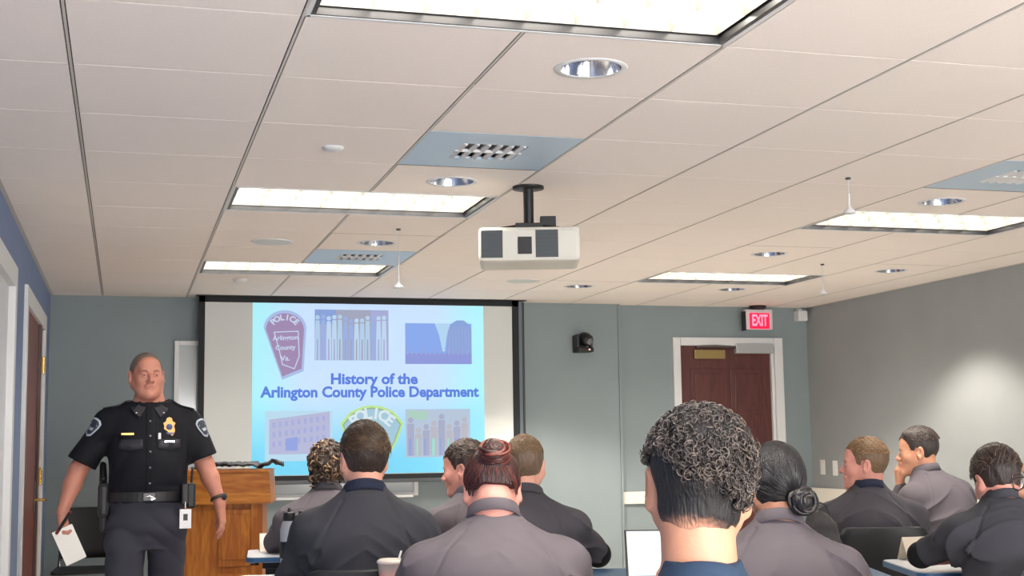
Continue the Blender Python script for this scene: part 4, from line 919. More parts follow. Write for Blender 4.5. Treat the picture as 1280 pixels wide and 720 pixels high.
# ------------------------------------------------------------------ chairs and desks
m_seat = mat('chair_plastic', (26, 28, 32), .45); m_leg = mat('chair_leg', (120, 122, 126), .3, .9)
def make_chair(label, loc, rz, slats=False):
    r = empty('classroom_chair', loc, rz, label, 'chair', None)
    b = MB(); b.box((-.22, -.21, .425), (.22, .22, .45), 0, .02); b.build('seat', m_seat, r)
    bk = MB(); n = 9; vs = []
    zs = [.50, .56, .64, .73, .81, .842, .85]; ws = [.19, .205, .215, .215, .205, .185, .16]
    for side in (0, 1):
        for z, w_ in zip(zs, ws):
            for i in range(n):
                u = -1+2*i/(n-1); x = u*w_; y = -.235-.10*(z-.5)-.03*(1-u*u)+side*.014+.02
                vs.append((x, y, z))
    m_ = len(zs); q = lambda s_, a, b_: s_*m_*n+a*n+b_
    fs = []
    for a in range(m_-1):
        for i in range(n-1): fs += [(q(0, a, i), q(0, a, i+1), q(0, a+1, i+1), q(0, a+1, i)), (q(1, a, i), q(1, a+1, i), q(1, a+1, i+1), q(1, a, i+1))]
        fs += [(q(0, a, 0), q(0, a+1, 0), q(1, a+1, 0), q(1, a, 0)), (q(0, a, n-1), q(1, a, n-1), q(1, a+1, n-1), q(0, a+1, n-1))]
    for i in range(n-1): fs += [(q(0, 0, i), q(1, 0, i), q(1, 0, i+1), q(0, 0, i+1)), (q(0, m_-1, i), q(0, m_-1, i+1), q(1, m_-1, i+1), q(1, m_-1, i))]
    bk.add(vs, fs, 0, True)
    if slats:
        for k in range(5): bk.box((-.17, -.30-.0, .56+k*.03), (.17, -.285, .567+k*.03), 1)
    bk.build('backrest', [m_seat, m_leg], r)
    for q_ in (-1, 1):
        b = MB(); b.tube([(q_*.2, -.19, .43), (q_*.205, -.23, .5), (q_*.2, -.262, .62)], .010, 8); b.build('back_support', m_leg, r)
        for y0, y1 in ((-.17, -.24), (.18, .23)):
            b = MB(); b.tube([(q_*.19, y0, .43), (q_*.215, y1, .011)], .011, 8); b.build('leg', m_leg, r)
    return r
m_top = mat('desk_laminate', (196, 200, 206), .35, var=.02); m_edge = mat('desk_edge_blue', (44, 92, 138), .4); m_dleg = mat('desk_leg', (46, 48, 54), .4, .5)
def make_desk(label, loc, rz, w_=.76, dp=.5, h=.74, top=None):
    r = empty('student_desk', loc, rz, label, 'desk', None)
    def rr(o, z0, z1, mi):
        pts = []; rad = .05
        for cx_, cy_, a0 in ((w_/2-rad, dp/2-rad, 0), (-w_/2+rad, dp/2-rad, PI/2), (-w_/2+rad, -dp/2+rad, PI), (w_/2-rad, -dp/2+rad, 1.5*PI)):
            for k in range(7): a = a0+PI/2*k/6; pts.append((cx_+(rad+o)*math.cos(a), cy_+(rad+o)*math.sin(a)))
        n = len(pts); b = MB(); vs = [(x, y, z0) for x, y in pts]+[(x, y, z1) for x, y in pts]
        b.add(vs, [tuple(range(n))[::-1], tuple(range(n, 2*n))]+[(i, (i+1) % n, n+(i+1) % n, n+i) for i in range(n)], 0); return b
    rr(-.004, h-.026, h, 0).build('desk_top', top or m_top, r)
    b = rr(0, h-.024, h-.003, 0); b.f = b.f[2:]; b.mi = b.mi[2:]; b.sm = b.sm[2:]; b.build('edge_band', m_edge, r)
    for q in (-1, 1):
        x = q*(w_/2-.12)
        b = MB(); b.box((x-.03, -.03, .05), (x+.03, .03, h-.06), 0, .006); b.box((x-.045, -.06, h-.07), (x+.045, .06, h-.026), 0, .006); b.build('leg', m_dleg, r)
        b = MB(); b.box((x-.03, -dp/2+.02, .02), (x+.03, dp/2-.02, .05), 0, .01); b.build('foot', m_dleg, r)
        b = MB(); b.lathe([(1e-4, 0), (.018, 0), (.02, -.02), (1e-4, -.022)], (x-q*-.08, -.12, h-.026), 14); b.build('knob', m_black, r)
    b = MB(); b.box((-w_/2+.12, -.015, h-.12), (w_/2-.12, .015, h-.05), 0, .004); b.build('crossbar', m_dleg, r)
    return r
def seat_chair(p, label, dy=-.02, dx=0.):
    root, H, Rh, Rr = p; o = Rr@np.array([dx, dy, 0]); x, y, _ = root.location
    return make_chair(label, (x+o[0], y+o[1], 0), root.rotation_euler.z)
# ------------------------------------------------------------------ the class
P = {}
bk = lambda r, g, b_, n: hairm(n, (r, g, b_))
P['braids'] = seated((409, 553), 6.6, 'person in a grey polo with twisted brown braids, behind a clear water bottle', -.12, -.25, 'brown', m_polo3, hair_braids, vox=.007, sh=.98, fat=1.02, seed=1, lean=.08, hpitch=.1, collar=m_polo4)
P['brown'] = seated((456, 530), 4.75, 'person in a dark polo with short straight brown hair, in front of the projected badge', -.14, .14, 'fair', m_polo2,
    hair_mixed(hairm('hair_dark_brown', (50, 38, 33)), [(52, 40, 34), (62, 48, 38), (86, 66, 48), (58, 45, 37), (108, 84, 60)], 21, 2200, .035, .0010, .045, (0.3, -1., 0), side=.008, top=.018, nape=-.088, disp=.0012, freq=80), vox=.006, fine=.005, sh=1.0, fat=1.03, seed=2, collar=m_navy, lean=.03)
P['profile'] = seated((580, 553), 6.2, 'bearded person in a grey polo with curly fade, looking left past the red bun', .25, .98, 'pink', m_polo3,
    hair_mixed(hairm('hair_fade', (58, 44, 38)), [(60, 46, 38), (80, 62, 50), (44, 34, 30)], 31, 700, .05, .0022, .016, (0, 1, 0), side=.003, top=.020, nape=-.06, disp=.003, freq=90), vox=.006, sh=1.0, fat=1.05, seed=3, lean=.22, hpitch=.12, collar=m_polo4)
P['redbun'] = seated((613, 568), 4.05, 'broad person in a grey polo with a dark red hair bun', -.20, -.2, 'pink', m_polo3,
    hair_bun((0.002, -.110, .060), .024, .044, (50, 22, 21), [(74, 30, 26), (94, 38, 31), (52, 21, 21), (116, 54, 42), (42, 19, 19)], 41, nape=-.030, nswirl=90, tube=.0062, axis=(.1, -1, .45)), vox=.006, fine=.005, sh=1.12, fat=1.22, seed=4, hpitch=.60, lean=.16, ear=.95, drop=-.030, collar_up=.014)
P['blond'] = seated((655, 546), 5.6, 'person in a dark polo with light brown cropped hair, partly behind the red bun', -.28, -.3, 'fair', m_polo4,
    hair_mixed(hairm('hair_light_brown', (104, 84, 66)), [(128, 102, 76), (142, 113, 80), (112, 90, 68)], 51, 1500, .06, .0013, .022, (0, 1, 0), side=.005, top=.014, nape=-.08, disp=.0012), vox=.006, sh=1.05, fat=1.08, seed=5, lean=.10, collar=m_polo4,
    arms=dict(r=dict(el=(.30, .16, .79), wr=(.20, .40, .785))), under='r', sleeve=.9)
P['curly'] = seated((879, 508), 2.3, 'person with big curly greying hair and a dark blue collar, closest to the camera', -.40, -.40, 'warm', m_blue, hair_curly, vox=.005, fine=.0035, sh=1.0, seed=6, collar=m_blue, topoff=.142, hpitch=.0, hroll=.08, wide=1.02, ear=1.15, nk=1.12, collar_h=.03, lean=.02, side_lean=.02, drop=.045)
P['blackbun'] = seated((966, 557), 4.15, 'person in a grey polo with glossy black hair in a low bun', -.36, -.10, 'tan', m_polo3,
    hair_bun((.034, -.116, -.060), .024, .038, (24, 24, 28), [(22, 22, 27), (36, 34, 38), (18, 18, 22), (52, 48, 50)], 61, nape=-.095, nswirl=70, tube=.0075, side=.014, top=.018, axis=(.2, -1, -.2)), vox=.006, fine=.005, sh=.98, fat=1.06, seed=7, lean=.16, hpitch=.16)
P['sandy'] = seated((1083, 549), 6.5, 'person in a dark polo with sandy hair, face in profile towards the officer', -.30, 1.03, 'pink', m_polo4,
    hair_mixed(hairm('hair_sandy', (108, 84, 60)), [(146, 114, 78), (134, 104, 72), (120, 92, 64), (162, 128, 88)], 71, 1500, .055, .0014, .020, (0, 1, 0), side=.005, top=.016, nape=-.085, disp=.001), vox=.006, fine=.0045, sh=1.10, fat=1.16, seed=8, lean=.04, jowl=.014, collar=m_navy, hpitch=-.02)
P['chin'] = seated((1147, 536), 7.3, 'person in a grey polo resting the chin on one hand, dark quiff', .30, 1.0, 'warm', m_polo3,
    hair_mixed(hairm('hair_dark_quiff', (52, 44, 40)), [(60, 50, 46), (84, 70, 62), (46, 38, 36), (104, 88, 78)], 81, 900, .06, .0014, .020, (0, 1, .4), side=.003, top=.020, nape=-.075, disp=.0014, quiff=.008), vox=.006, fine=.0045, sh=1.06, fat=1.05, seed=9, lean=.30, side_lean=-.02, hpitch=.06, chin_hand=True)
P['lowered'] = seated((1238, 563), 5.2, 'person in a slate polo bent over the blue edged desk, dark hair', -.28, -.12, 'pink', m_polo2,
    hair_mixed(hairm('hair_dark_messy', (48, 38, 36)), [(56, 44, 40), (84, 66, 56), (40, 32, 30), (104, 82, 70)], 91, 1300, .02, .0017, .034, (.4, .8, .5), side=.008, top=.024, nape=-.07, disp=.002, quiff=.006), vox=.006, fine=.005, sh=1.04, fat=1.04, seed=10, lean=.28, drop=-.035, hpitch=.40, sleeve=.72, under='l',
    arms=dict(l=dict(el=(-.30, .34, .80), wr=(-.05, .44, .79), bare=True, hand=dict(fwd=(1, .35, -.02), back=(0, .1, 1), curl=.5))))
P['glasses'] = seated((1341, 528), 2.9, 'person with thin framed glasses, only a cheek and some dark hair in the frame', -.45, .42, 'warm', m_polo4,
    hair_mixed(hairm('hair_edge', (46, 38, 36)), [(60, 50, 46), (40, 34, 32), (90, 76, 68)], 101, 700, .03, .0016, .022, (0, 1, 0), side=.008, top=.020, nape=-.07, disp=.002), vox=.006, fine=.0045, sh=1.02, seed=11, lean=.05, side_lean=-.24)
# glasses on the person at the edge
root, H, Rh, Rr = P['glasses']
g = empty('eyeglasses', (0, 0, 0), 0); g['label'] = 'thin dark framed glasses worn by the person at the frame edge'; g['category'] = 'glasses'
Wm = Rr@Rh; Wc = np.array([root.location.x, root.location.y, 0])+Rr@H; g.location = tuple(Wc)
fr = MB()
for q in (-1, 1):
    c_ = np.array([q*.034, .108, -.002]); pts = [c_+np.array([.025*math.cos(a), -.004*abs(math.cos(a)), .019*math.sin(a)]) for a in np.linspace(0, 2*PI, 25)]; fr.tube([Wm@p for p in pts], .0014, 6)
fr.tube([Wm@np.array(p) for p in ((-.010, .110, .003), (0, .114, .006), (.010, .110, .003))], .0014, 6); fr.build('rims', m_blackm, g)
for q in (-1, 1):
    b = MB(); b.tube([Wm@np.array(p) for p in ((q*.059, .102, .004), (q*.070, .088, .008), (q*.083, .02, .014), (q*.085, -.015, .012), (q*.083, -.032, -.012))], .0016, 6); b.build('temple', m_blackm, g)
    b = MB(); c_ = np.array([q*.034, .108, -.002]); pts = [Wm@(c_+np.array([.024*math.cos(a), 0, .018*math.sin(a)])) for a in np.linspace(0, 2*PI, 24, endpoint=False)]; n_ = Wm@np.array([0, .001, 0]); b.add([p for p in pts]+[p+n_ for p in pts], [tuple(range(24))[::-1], tuple(range(24, 48))]+[(i, (i+1) % 24, 24+(i+1) % 24, 24+i) for i in range(24)]); b.build('lens', mat('clear_lens', (240, 240, 245), .02, trans=1.), g)
# sleeve patches
# chairs
for k, lb in (('brown', 'black chair under the person with straight brown hair'), ('redbun', 'black chair under the person with the red bun'), ('blond', 'black chair under the person leaning behind the red bun'), ('curly', 'black chair under the person with curly hair'),
              ('blackbun', 'black chair under the person with the black bun'), ('sandy', 'black chair under the sandy haired person in profile'), ('chin', 'black chair under the person resting chin on hand'), ('lowered', 'black chair under the person bent over the desk'),
              ('glasses', 'black chair under the person with glasses'), ('braids', 'black chair under the person with braids'), ('profile', 'black chair under the person with the curly fade')):
    seat_chair(P[k], lb, dx=.14 if k == 'lowered' else 0.)
make_chair('dark grey slatted chair against the wall behind the officer', (-.66, 6.3, 0), PI-.05, True)
# desks that carry something in view
DZT = .74
def desk_at(px, py, dx, dy, rz, label, **kw):
    p = atz(px, py, DZT); c_, s_ = math.cos(rz), math.sin(rz); return make_desk(label, (p[0]+dx*c_-dy*s_, p[1]+dx*s_+dy*c_, 0), rz, **kw), p
make_desk_l, pA = desk_at(308, 694, .38, .1, -.1, 'light topped desk with dark edge and legs beside the lectern')
make_desk_i, pI = desk_at(1149, 716, .40, .30, -.3, 'blue edged desk under the pale tent card and resting arm', w_=.80, dp=.60)
make_desk_m, pM = desk_at(718, 711, .60, -.36, -.3, 'long blue topped desk holding the open laptop and dark backpack', w_=1.16, dp=.72, top=mat('desk_blue_laminate', (50, 84, 118), .4))
def desk_for(k, label, off=.50, dx=0.):
    root, H, Rh, Rr = P[k]; o = Rr@np.array([dx, off, 0]); return make_desk(label, (root.location.x+o[0], root.location.y+o[1], 0), root.rotation_euler.z)
desk_for('brown', 'desk with the clear water bottle on it', .60, -.10); desk_for('redbun', 'desk with the pink iced drink on it', .62, -.12)
# ------------------------------------------------------------------ small things
def on(px, py, z=DZT): return atz(px, py, z)
# water bottle
p = on(361, 716); r = empty('water_bottle', (p[0], p[1], DZT), .3, 'clear water bottle with black lid and dark lower sleeve', 'bottle')
m_clear = mat('clear_plastic', (200, 204, 212), .15, trans=.25, alpha=.8)
b = MB(); b.lathe([(1e-4, .002), (.034, .002), (.036, .01), (.036, .175), (.030, .20), (.024, .212), (.022, .212), (.028, .198), (.033, .174), (.033, .012), (1e-4, .012)], n=28); b.build('bottle', m_clear, r)
b = MB(); b.lathe([(.0365, .06), (.038, .062), (.038, .125), (.0365, .127)], n=28); b.build('sleeve', m_black, r)
b = MB(); b.lathe([(1e-4, .245), (.022, .245), (.025, .24), (.026, .21), (.0, .21)], n=24); b.tube([(.02, 0, .225), (.04, 0, .232), (.05, 0, .215), (.046, 0, .195)], .004, 8); b.lathe([(1e-4, .262), (.006, .262), (.007, .245)], n=12); b.build('lid', m_black, r)
b = MB(); b.lathe([(.0285, .128), (.0285, .168), (.025, .17), (1e-4, .17)], n=20); b.build('ice_water', mat('water_grey', (150, 156, 166), .1, trans=.3), r)
p = on(377, 716); b = MB(); b.tube([(0, 0, .0), (0, 0, .19), (.004, 0, .215)], [.024, .024, .014], 18); b.lathe([(1e-4, .25), (.014, .248), (.015, .215)], n=16, mi=1); b.build('steel_flask', [mat('steel', (150, 150, 154), .3, .9), m_blackm], None, (p[0], p[1], DZT)); tag(bpy.data.objects['steel_flask'], 'slim steel flask just right of the clear water bottle', 'flask')
# iced drink
p = atz(489, 757, DZT); r = empty('drink_cup', (p[0], p[1], DZT), .2, 'clear plastic cup of pink iced drink with a straw, left of the red bun', 'cup')
b = MB(); b.lathe([(1e-4, 0), (.030, 0), (.043, .135), (.046, .137), (.043, .139), (.041, .135), (.029, .004), (1e-4, .004)], n=32); b.build('cup', mat('cup_plastic', (235, 225, 220), .1, trans=.5, alpha=.6), r)
b = MB(); b.lathe([(1e-4, .005), (.0285, .005), (.0385, .105), (1e-4, .107)], n=32); b.build('pink_drink', mat('pink_drink', (226, 140, 138), .25), r)
b = MB(); b.lathe([(.044, .134), (.047, .138), (.045, .143), (.038, .148), (.036, .142), (1e-4, .142)], n=32); b.build('lid', mat('cup_lid', (235, 226, 216), .2, alpha=.75), r)
b = MB(); b.tube([(0, 0, .02), (.03, -.0, .155), (.036, 0, .172)], .0035, 8); b.build('straw', m_white, r)
# tent cards
def tent(px, py, rz, w_, h, label, dx=0.):
    p = on(px, py); r = MB(); t = .002; a = .05
    for s_ in (-1, 1): r.add([(-w_/2, s_*a, 0), (w_/2, s_*a, 0), (w_/2, 0, h), (-w_/2, 0, h), (-w_/2, s_*(a-t), 0), (w_/2, s_*(a-t), 0), (w_/2, 0, h-t*2), (-w_/2, 0, h-t*2)], [(0, 1, 2, 3), (4, 7, 6, 5), (0, 4, 5, 1), (0, 3, 7, 4), (1, 5, 6, 2)])
    o = r.build('name_card', mat('card_cream', (232, 222, 206), .7), None, (p[0], p[1], DZT), rz); return tag(o, label, 'name card')
tent(341, 688, -.05, .13, .085, 'cream folded card on the desk beside the lectern'); tent(1156, 699, -.1, .20, .095, 'cream folded card on the blue edged desk by the resting arm')
p = on(1152, 702); b = MB(); b.box((-.05, -.012, 0), (.05, .012, .009), 0, .003); tag(b.build('marker_pen', m_black, None, (p[0], p[1]-.06, DZT), -.15), 'black marker lying before the cream card on the blue desk', 'pen')
# laptop
p = on(842, 732); r = empty('laptop', (p[0], p[1], DZT), -.30, 'open laptop with a white screen, left of the curly haired person', 'laptop')
b = MB(); b.box((-.16, -.11, .0), (.16, .11, .016), 0, .004); b.build('base', mat('laptop_grey', (90, 92, 98), .35, .6), r)
b = MB(); R_ = Matrix.Rotation(-.55, 3, 'X'); b.box((-.16, .10, .014), (.16, .108, .212), 0, .003, R_, (0, .105, .014)); b.build('lid', m_black, r)
b = MB(); b.box((-.152, .0985, .024), (.152, .0995, .205), 0, 0, R_, (0, .105, .014)); b.build('screen', mat('laptop_screen', (120, 125, 130), .3, emit=(236, 242, 250), estr=.8), r)
b = MB()
for rr_ in range(5): b.box((-.14, -.03+rr_*.022, .0155), (.14, -.014+rr_*.022, .0175))
b.build('keyboard', m_black, r)
# crumpled bag by the black bun
bgp = at(1024, 652, 5.3); s = S(); s.ell((0, 0, 0), (.055, .05, .05)); s.ell((.03, .02, -.05), (.05, .05, .06), k=.03); s.ell((-.03, 0, -.08), (.05, .05, .05), k=.03)
s.loft((0, 0, -.2), np.eye(3), [(-.06, .10, .08, 0), (0, .11, .08, 0), (.1, .09, .07, 0), (.18, .05, .05, 0)], k=.04)
s.ops.append((lambda Pp, dd: dd-.006*snoise(Pp, 45, 5), None, None, 0, 'w')); s.bounds = lambda: (np.array([-.15, -.12, -.36]), np.array([.15, .12, .08]))
V, Q = polygonise(s, .006); bag = empty('backpack', (bgp[0], bgp[1], DZT), 0, 'dark crumpled backpack between the black bun and the sandy haired person', 'bag')
V[:, 2] = np.maximum(V[:, 2]+bgp[2]-DZT, 0); mesh_np('bag_body', V, Q, cloth('bag_cloth', (58, 56, 56), .7, .25), bag)
b = MB(); hb = bgp[2]-DZT; b.tube([(-.04, 0, hb+.03), (-.015, 0, hb+.08), (.03, 0, hb+.065), (.05, 0, hb+.02)], .004, 8); b.build('handle', m_black, bag)
# ================================================================== the standing officer
oc = at(185, 576, 6.9); ow = empty('police_officer', (oc[0], oc[1], 0), PI+.04, 'person in dark police uniform with gold badge, standing by the lectern', 'person')
# local frame: +x is his right (image left), +y towards the camera
Hc = np.array([.016, .03, 1.646]); Rh = rotm(-.0-.20, -.03, -.02)*1.0; Rh = rotm(.16, .0, .02)
LX = dict(shR=np.array([.200, -.01, 1.405]), elR=np.array([.345, -.02, 1.165]), wrR=np.array([.415, .04, .965]),
          shL=np.array([-.200, -.01, 1.405]), elL=np.array([-.290, .0, 1.185]), wrL=np.array([-.365, .05, .985]))
TO = [(.80, .150, .11, 0), (.90, .166, .125, 0), (1.0, .169, .135, .010), (1.10, .176, .145, .022), (1.2, .183, .148, .024), (1.3, .192, .138, .012), (1.37, .196, .124, 0), (1.42, .176, .108, -.003), (1.455, .148, .094, -.003), (1.48, .120, .084, 0), (1.505, .090, .074, .004), (1.53, .070, .064, .006), (1.58, .062, .060, .008)]
b = S(); b.loft((0, 0, 0), np.eye(3), [(z, a*.95, bb_*.93, y) for z, a, bb_, y in TO], k=.02)
b.cone((0, -.005, 1.50), (0, .008, 1.58), .066, .062, k=.03)
for q, s_ in (('R', 1), ('L', -1)):
    sh_, el, wr_ = LX['sh'+q], LX['el'+q], LX['wr'+q]
    b.cone(sh_, el, .056, .046, k=.04); b.cone(el, el+(wr_-el)*.35, .046, .046, k=.02); b.cone(el+(wr_-el)*.35, wr_, .046, .028, k=.015, op='u')
hR = frame((.02, .35, -.93), (.85, -.2, .1)); hand_ops(b, LX['wrR']+np.array([0, .005, -.02]), hR, 1, .80, .05, 1.05, .3)
hL = frame((-.14, .12, -.96), (-.9, .25, .0)); hand_ops(b, LX['wrL']+np.array([0, .0, -.02]), hL, -1, .32, .07, 1.05, .4)
LG = dict(R=[(.098, 0, .87), (.115, .10, .48), (.125, .02, .09)], L=[(-.10, 0, .87), (-.10, -.02, .48), (-.09, -.16, .10)])
for q in 'RL':
    h_, k_, a_ = [np.array(v, float) for v in LG[q]]; b.cone(h_, k_, .085, .058, k=.03); b.cone(k_, a_, .055, .038, k=.02); b.cone(a_, a_+np.array([0, .12, -.05]), .036, .03, k=.01)
b.sub(head_sdf(jowl=.016, nose=1.15, wide=1.06), Hc, Rh, k=.022)
V, Q = polygonise(b, .004); mesh_np('body', V, Q, SK['officer'], ow)
m_hg = hairm('hair_grey_crop', (104, 90, 82), .2, .7)
s = hair_sdf(side=.0025, top=.0045, nape=-.07, front=.058, disp=.0006, freq=90, wide=1.06, burn=.0); V, Q = polygonise(s, .0035); mesh_np('hair', xf(V, Hc, Rh), Q, m_hg, ow)
brows(ow, Hc, Rh, mat('brow_grey', (92, 66, 54), .7), .0042)
for q in (-1, 1):
    e = MB(); e.lathe([(1e-4, -.0118), (.006, -.0100), (.0102, -.006), (.0118, 0), (.0102, .006), (.006, .0101), (1e-4, .0118)], n=16, axis='y', mi=0)
    e.lathe([(1e-4, .0124), (.0054, .0112), (.0058, .0102)], n=14, axis='y', mi=1); vv = np.array(e.v)+np.array([q*.032, .0812, .0002]); e.v = [tuple(p) for p in xf(vv, Hc, Rh)]; e.build('eye', [m_eye, m_iris], ow)
    b = S(); b.ell((q*.032, .0835, .0055), (.0155, .0130, .0075), k=0); b.ell((q*.032, .0830, -.0068), (.0145, .0120, .0052), k=0); V, Q = polygonise(b, .0022); mesh_np('eyelid', xf(V, Hc, Rh), Q, SK['officer'], ow)
b = MB(); b.tube(xf(np.array([(-.021, .0990, -.0625), (-.01, .1033, -.060), (0, .1045, -.0595), (.01, .1033, -.060), (.021, .0990, -.0625)]), Hc, Rh), [.001, .0022, .0024, .0022, .001], 6, flat=.8); b.build('mouth', m_lip, ow)
# uniform shirt
c = S(); c.loft((0, 0, 0), np.eye(3), [(z, a+.012, bb_+.012, y) for z, a, bb_, y in TO if .98 <= z <= 1.51], k=.02)
for q in 'RL':
    sh_, el = LX['sh'+q], LX['el'+q]; s_q = 1 if q == 'R' else -1; c.cone((s_q*.05, -.005, 1.465), sh_, .050, .066, k=.06); c.cone(sh_, sh_+(el-sh_)*.84, .068, .074, k=.04)
    a1 = sh_+(el-sh_)*.84; dr_ = nrm(el-sh_); c.fn(lambda P_, a1=a1, dr_=dr_, sh_=sh_: np.where((np.linalg.norm(P_-a1, axis=1) < .13) & (np.abs(P_[:, 0]) > .20), -((P_-a1)@dr_), 9.), a1-.12, a1+.12, 0, 's')
c.ell((0, .03, 1.55), (.058, .062, .055), k=.01, op='s'); c.cone((0, .13, 1.47), (0, .10, 1.53), .008, .035, k=.01, op='s')
def wr2(P_, dd):
    near = np.abs(dd) < .03
    if not near.any(): return dd
    p = P_[near]; w_ = np.exp(-np.abs(p[:, 2]-1.02)/.08)+.35; ar = sum(np.exp(-np.linalg.norm(p-np.array([q*.17, 0, 1.33]), axis=1)**2/.012) for q in (-1, 1))
    wp = p.copy(); wp[:, 0] *= .5; wp[:, 2] += .5*np.abs(p[:, 0]); fold = .008*(w_+ar)*np.abs(snoise(wp, 26, 77))+.003*snoise(p, 16, 78)
    fold += .0035*((np.abs(p[:, 0]) < .016) & (p[:, 1] > 0))       # front placket
    out = dd.copy(); out[near] = dd[near]-fold; return out
bo = c.bounds(); c.ops.append((wr2, None, None, 0, 'w')); c.bounds = lambda bo=bo: bo
V, Q = polygonise(c, .005); mesh_np('uniform_shirt', V, Q, m_uni, ow)
SH = c
def surf_y(x, z, y0=.30):
    """front surface of the shirt at x,z"""
    ys = np.linspace(y0, -.05, 360); d = SH.ev(np.stack([np.full(360, x), ys, np.full(360, z)], 1)); i = np.argmax(d < 0); return ys[i]
# collar, undershirt
b = MB(); b.lathe([(.060, 0), (.064, .0), (.062, .04), (.059, .04)], (0, .004, 1.495), 32); b.build('undershirt', m_under, ow)
for q in (-1, 1):
    pts_in = [(q*.062, -.03, 1.535), (q*.060, .02, 1.530), (q*.045, .074, 1.512), (q*.020, .094, 1.486)]
    pts_out = [(q*.088, -.035, 1.522), (q*.100, surf_y(q*.1, 1.475)*.4+.01, 1.500), (q*.086, surf_y(q*.086, 1.462)+.009, 1.466), (q*.052, surf_y(q*.052, 1.430)+.009, 1.432)]
    b = MB(); vs = pts_in+pts_out+[(x*1.0, y_+.006, z-.004) for x, y_, z in pts_in]+[(x, y_+.007, z-.002) for x, y_, z in pts_out]; fs = []
    for i in range(3): fs += [(i, i+1, 5+i, 4+i), (8+i, 12+i, 13+i, 9+i), (4+i, 5+i, 13+i, 12+i), (i, 8+i, 9+i, i+1)]
    fs += [(3, 11, 15, 7), (0, 4, 12, 8)]; b.add(vs, fs, 0, False); b.build('collar', mat('uniform_collar', (30, 32, 42), .6), ow)
    b = MB(); b.lathe([(1e-4, .004), (.005, .003), (.006, 0)], (q*.068, surf_y(q*.068, 1.45)+.012, 1.452), 12, 0, 'y'); b.build('collar_pin', m_chrome, ow)
b = MB(); cb = [(.062*math.cos(a)*1.1, -.01+.064*math.sin(a)*1.0, 1.535+.008*(-math.sin(a))) for a in np.linspace(PI, 2*PI, 16)]; b.tube(cb, .009, 8, flat=2.2); b.build('collar_band', MATS['uniform_collar'], ow)
# pockets, badge, name bar, buttons
for q in (-1, 1):
    x0 = q*.095; b = MB(); n = 9; vs = []
    zt_ = 1.318
    for j, z in enumerate((zt_, zt_-.028, zt_-.045)):
        for i in range(n):
            u = -1+2*i/(n-1); x = x0+u*.058; zz = z+(0 if j < 2 else -.012*(1-abs(u))); vs.append((x, surf_y(x, zz)+.005, zz))
    b.add(vs, [(j*n+i, j*n+i+1, (j+1)*n+i+1, (j+1)*n+i) for j in range(2) for i in range(n-1)], 0, True); o = b.build('pocket_flap', MATS['uniform_collar'], ow); mo = o.modifiers.new('s', 'SOLIDIFY'); mo.thickness = .004
    b = MB(); y_ = surf_y(x0, zt_-.035)+.006; b.lathe([(1e-4, .004), (.006, .003), (.006, 0)], (x0, y_, zt_-.036), 12, 0, 'y'); b.build('pocket_button', m_black, ow)
m_gold = mat('badge_gold', (186, 140, 84), .4, .6); m_blue2 = mat('badge_blue', (70, 84, 130), .4)
bx, bz = -.095, 1.378; by = surf_y(bx, bz)+.006
b = MB(); sh = [(0, -.052), (.022, -.040), (.032, -.018), (.026, .006), (.034, .022), (.018, .030), (.014, .046), (0, .052), (-.014, .046), (-.018, .030), (-.034, .022), (-.026, .006), (-.032, -.018), (-.022, -.040)]
b.prism([(bx+x*.92, bz+z*1.0) for x, z in sh], by-.002, by+.004); bd = b.build('badge', m_gold, ow)
b = MB(); b.lathe([(1e-4, .009), (.012, .008), (.016, .004)], (bx, by, bz+.002), 18, 0, 'y'); b.build('badge_seal', m_blue2, bd)
b = MB(); b.box((bx-.022, by-.004, bz-.036), (bx+.022, by+.008, bz-.026), 0, .001); b.build('badge_band', m_blue2, bd)
b = MB(); b.box((bx-.026, surf_y(bx, 1.308)-.004, 1.301), (bx+.024, surf_y(bx, 1.308)+.017, 1.310), 0, .001); b.build('service_bar', m_chrome, ow)
b = MB(); b.box((bx+.042, surf_y(bx+.05, 1.335)+.003, 1.308), (bx+.056, surf_y(bx+.05, 1.335)+.010, 1.350), 0, .002); b.build('pen_clip', m_white, ow)
b = MB(); nx = .11; ny = surf_y(nx, 1.345); b.box((nx-.031, ny-.010, 1.340), (nx+.031, ny+.014, 1.352), 0, .001); b.build('name_bar', mat('name_bar_gold', (190, 150, 90), .35, .8), ow)
for z in (1.41, 1.335, 1.255, 1.175, 1.095):
    y_ = surf_y(0, z)+.003; b = MB(); b.lathe([(1e-4, .003), (.005, .003), (.0058, 0)], (0, y_, z), 12, 0, 'y'); b.build('button', mat('button_grey', (120, 122, 128), .3, .5), ow)
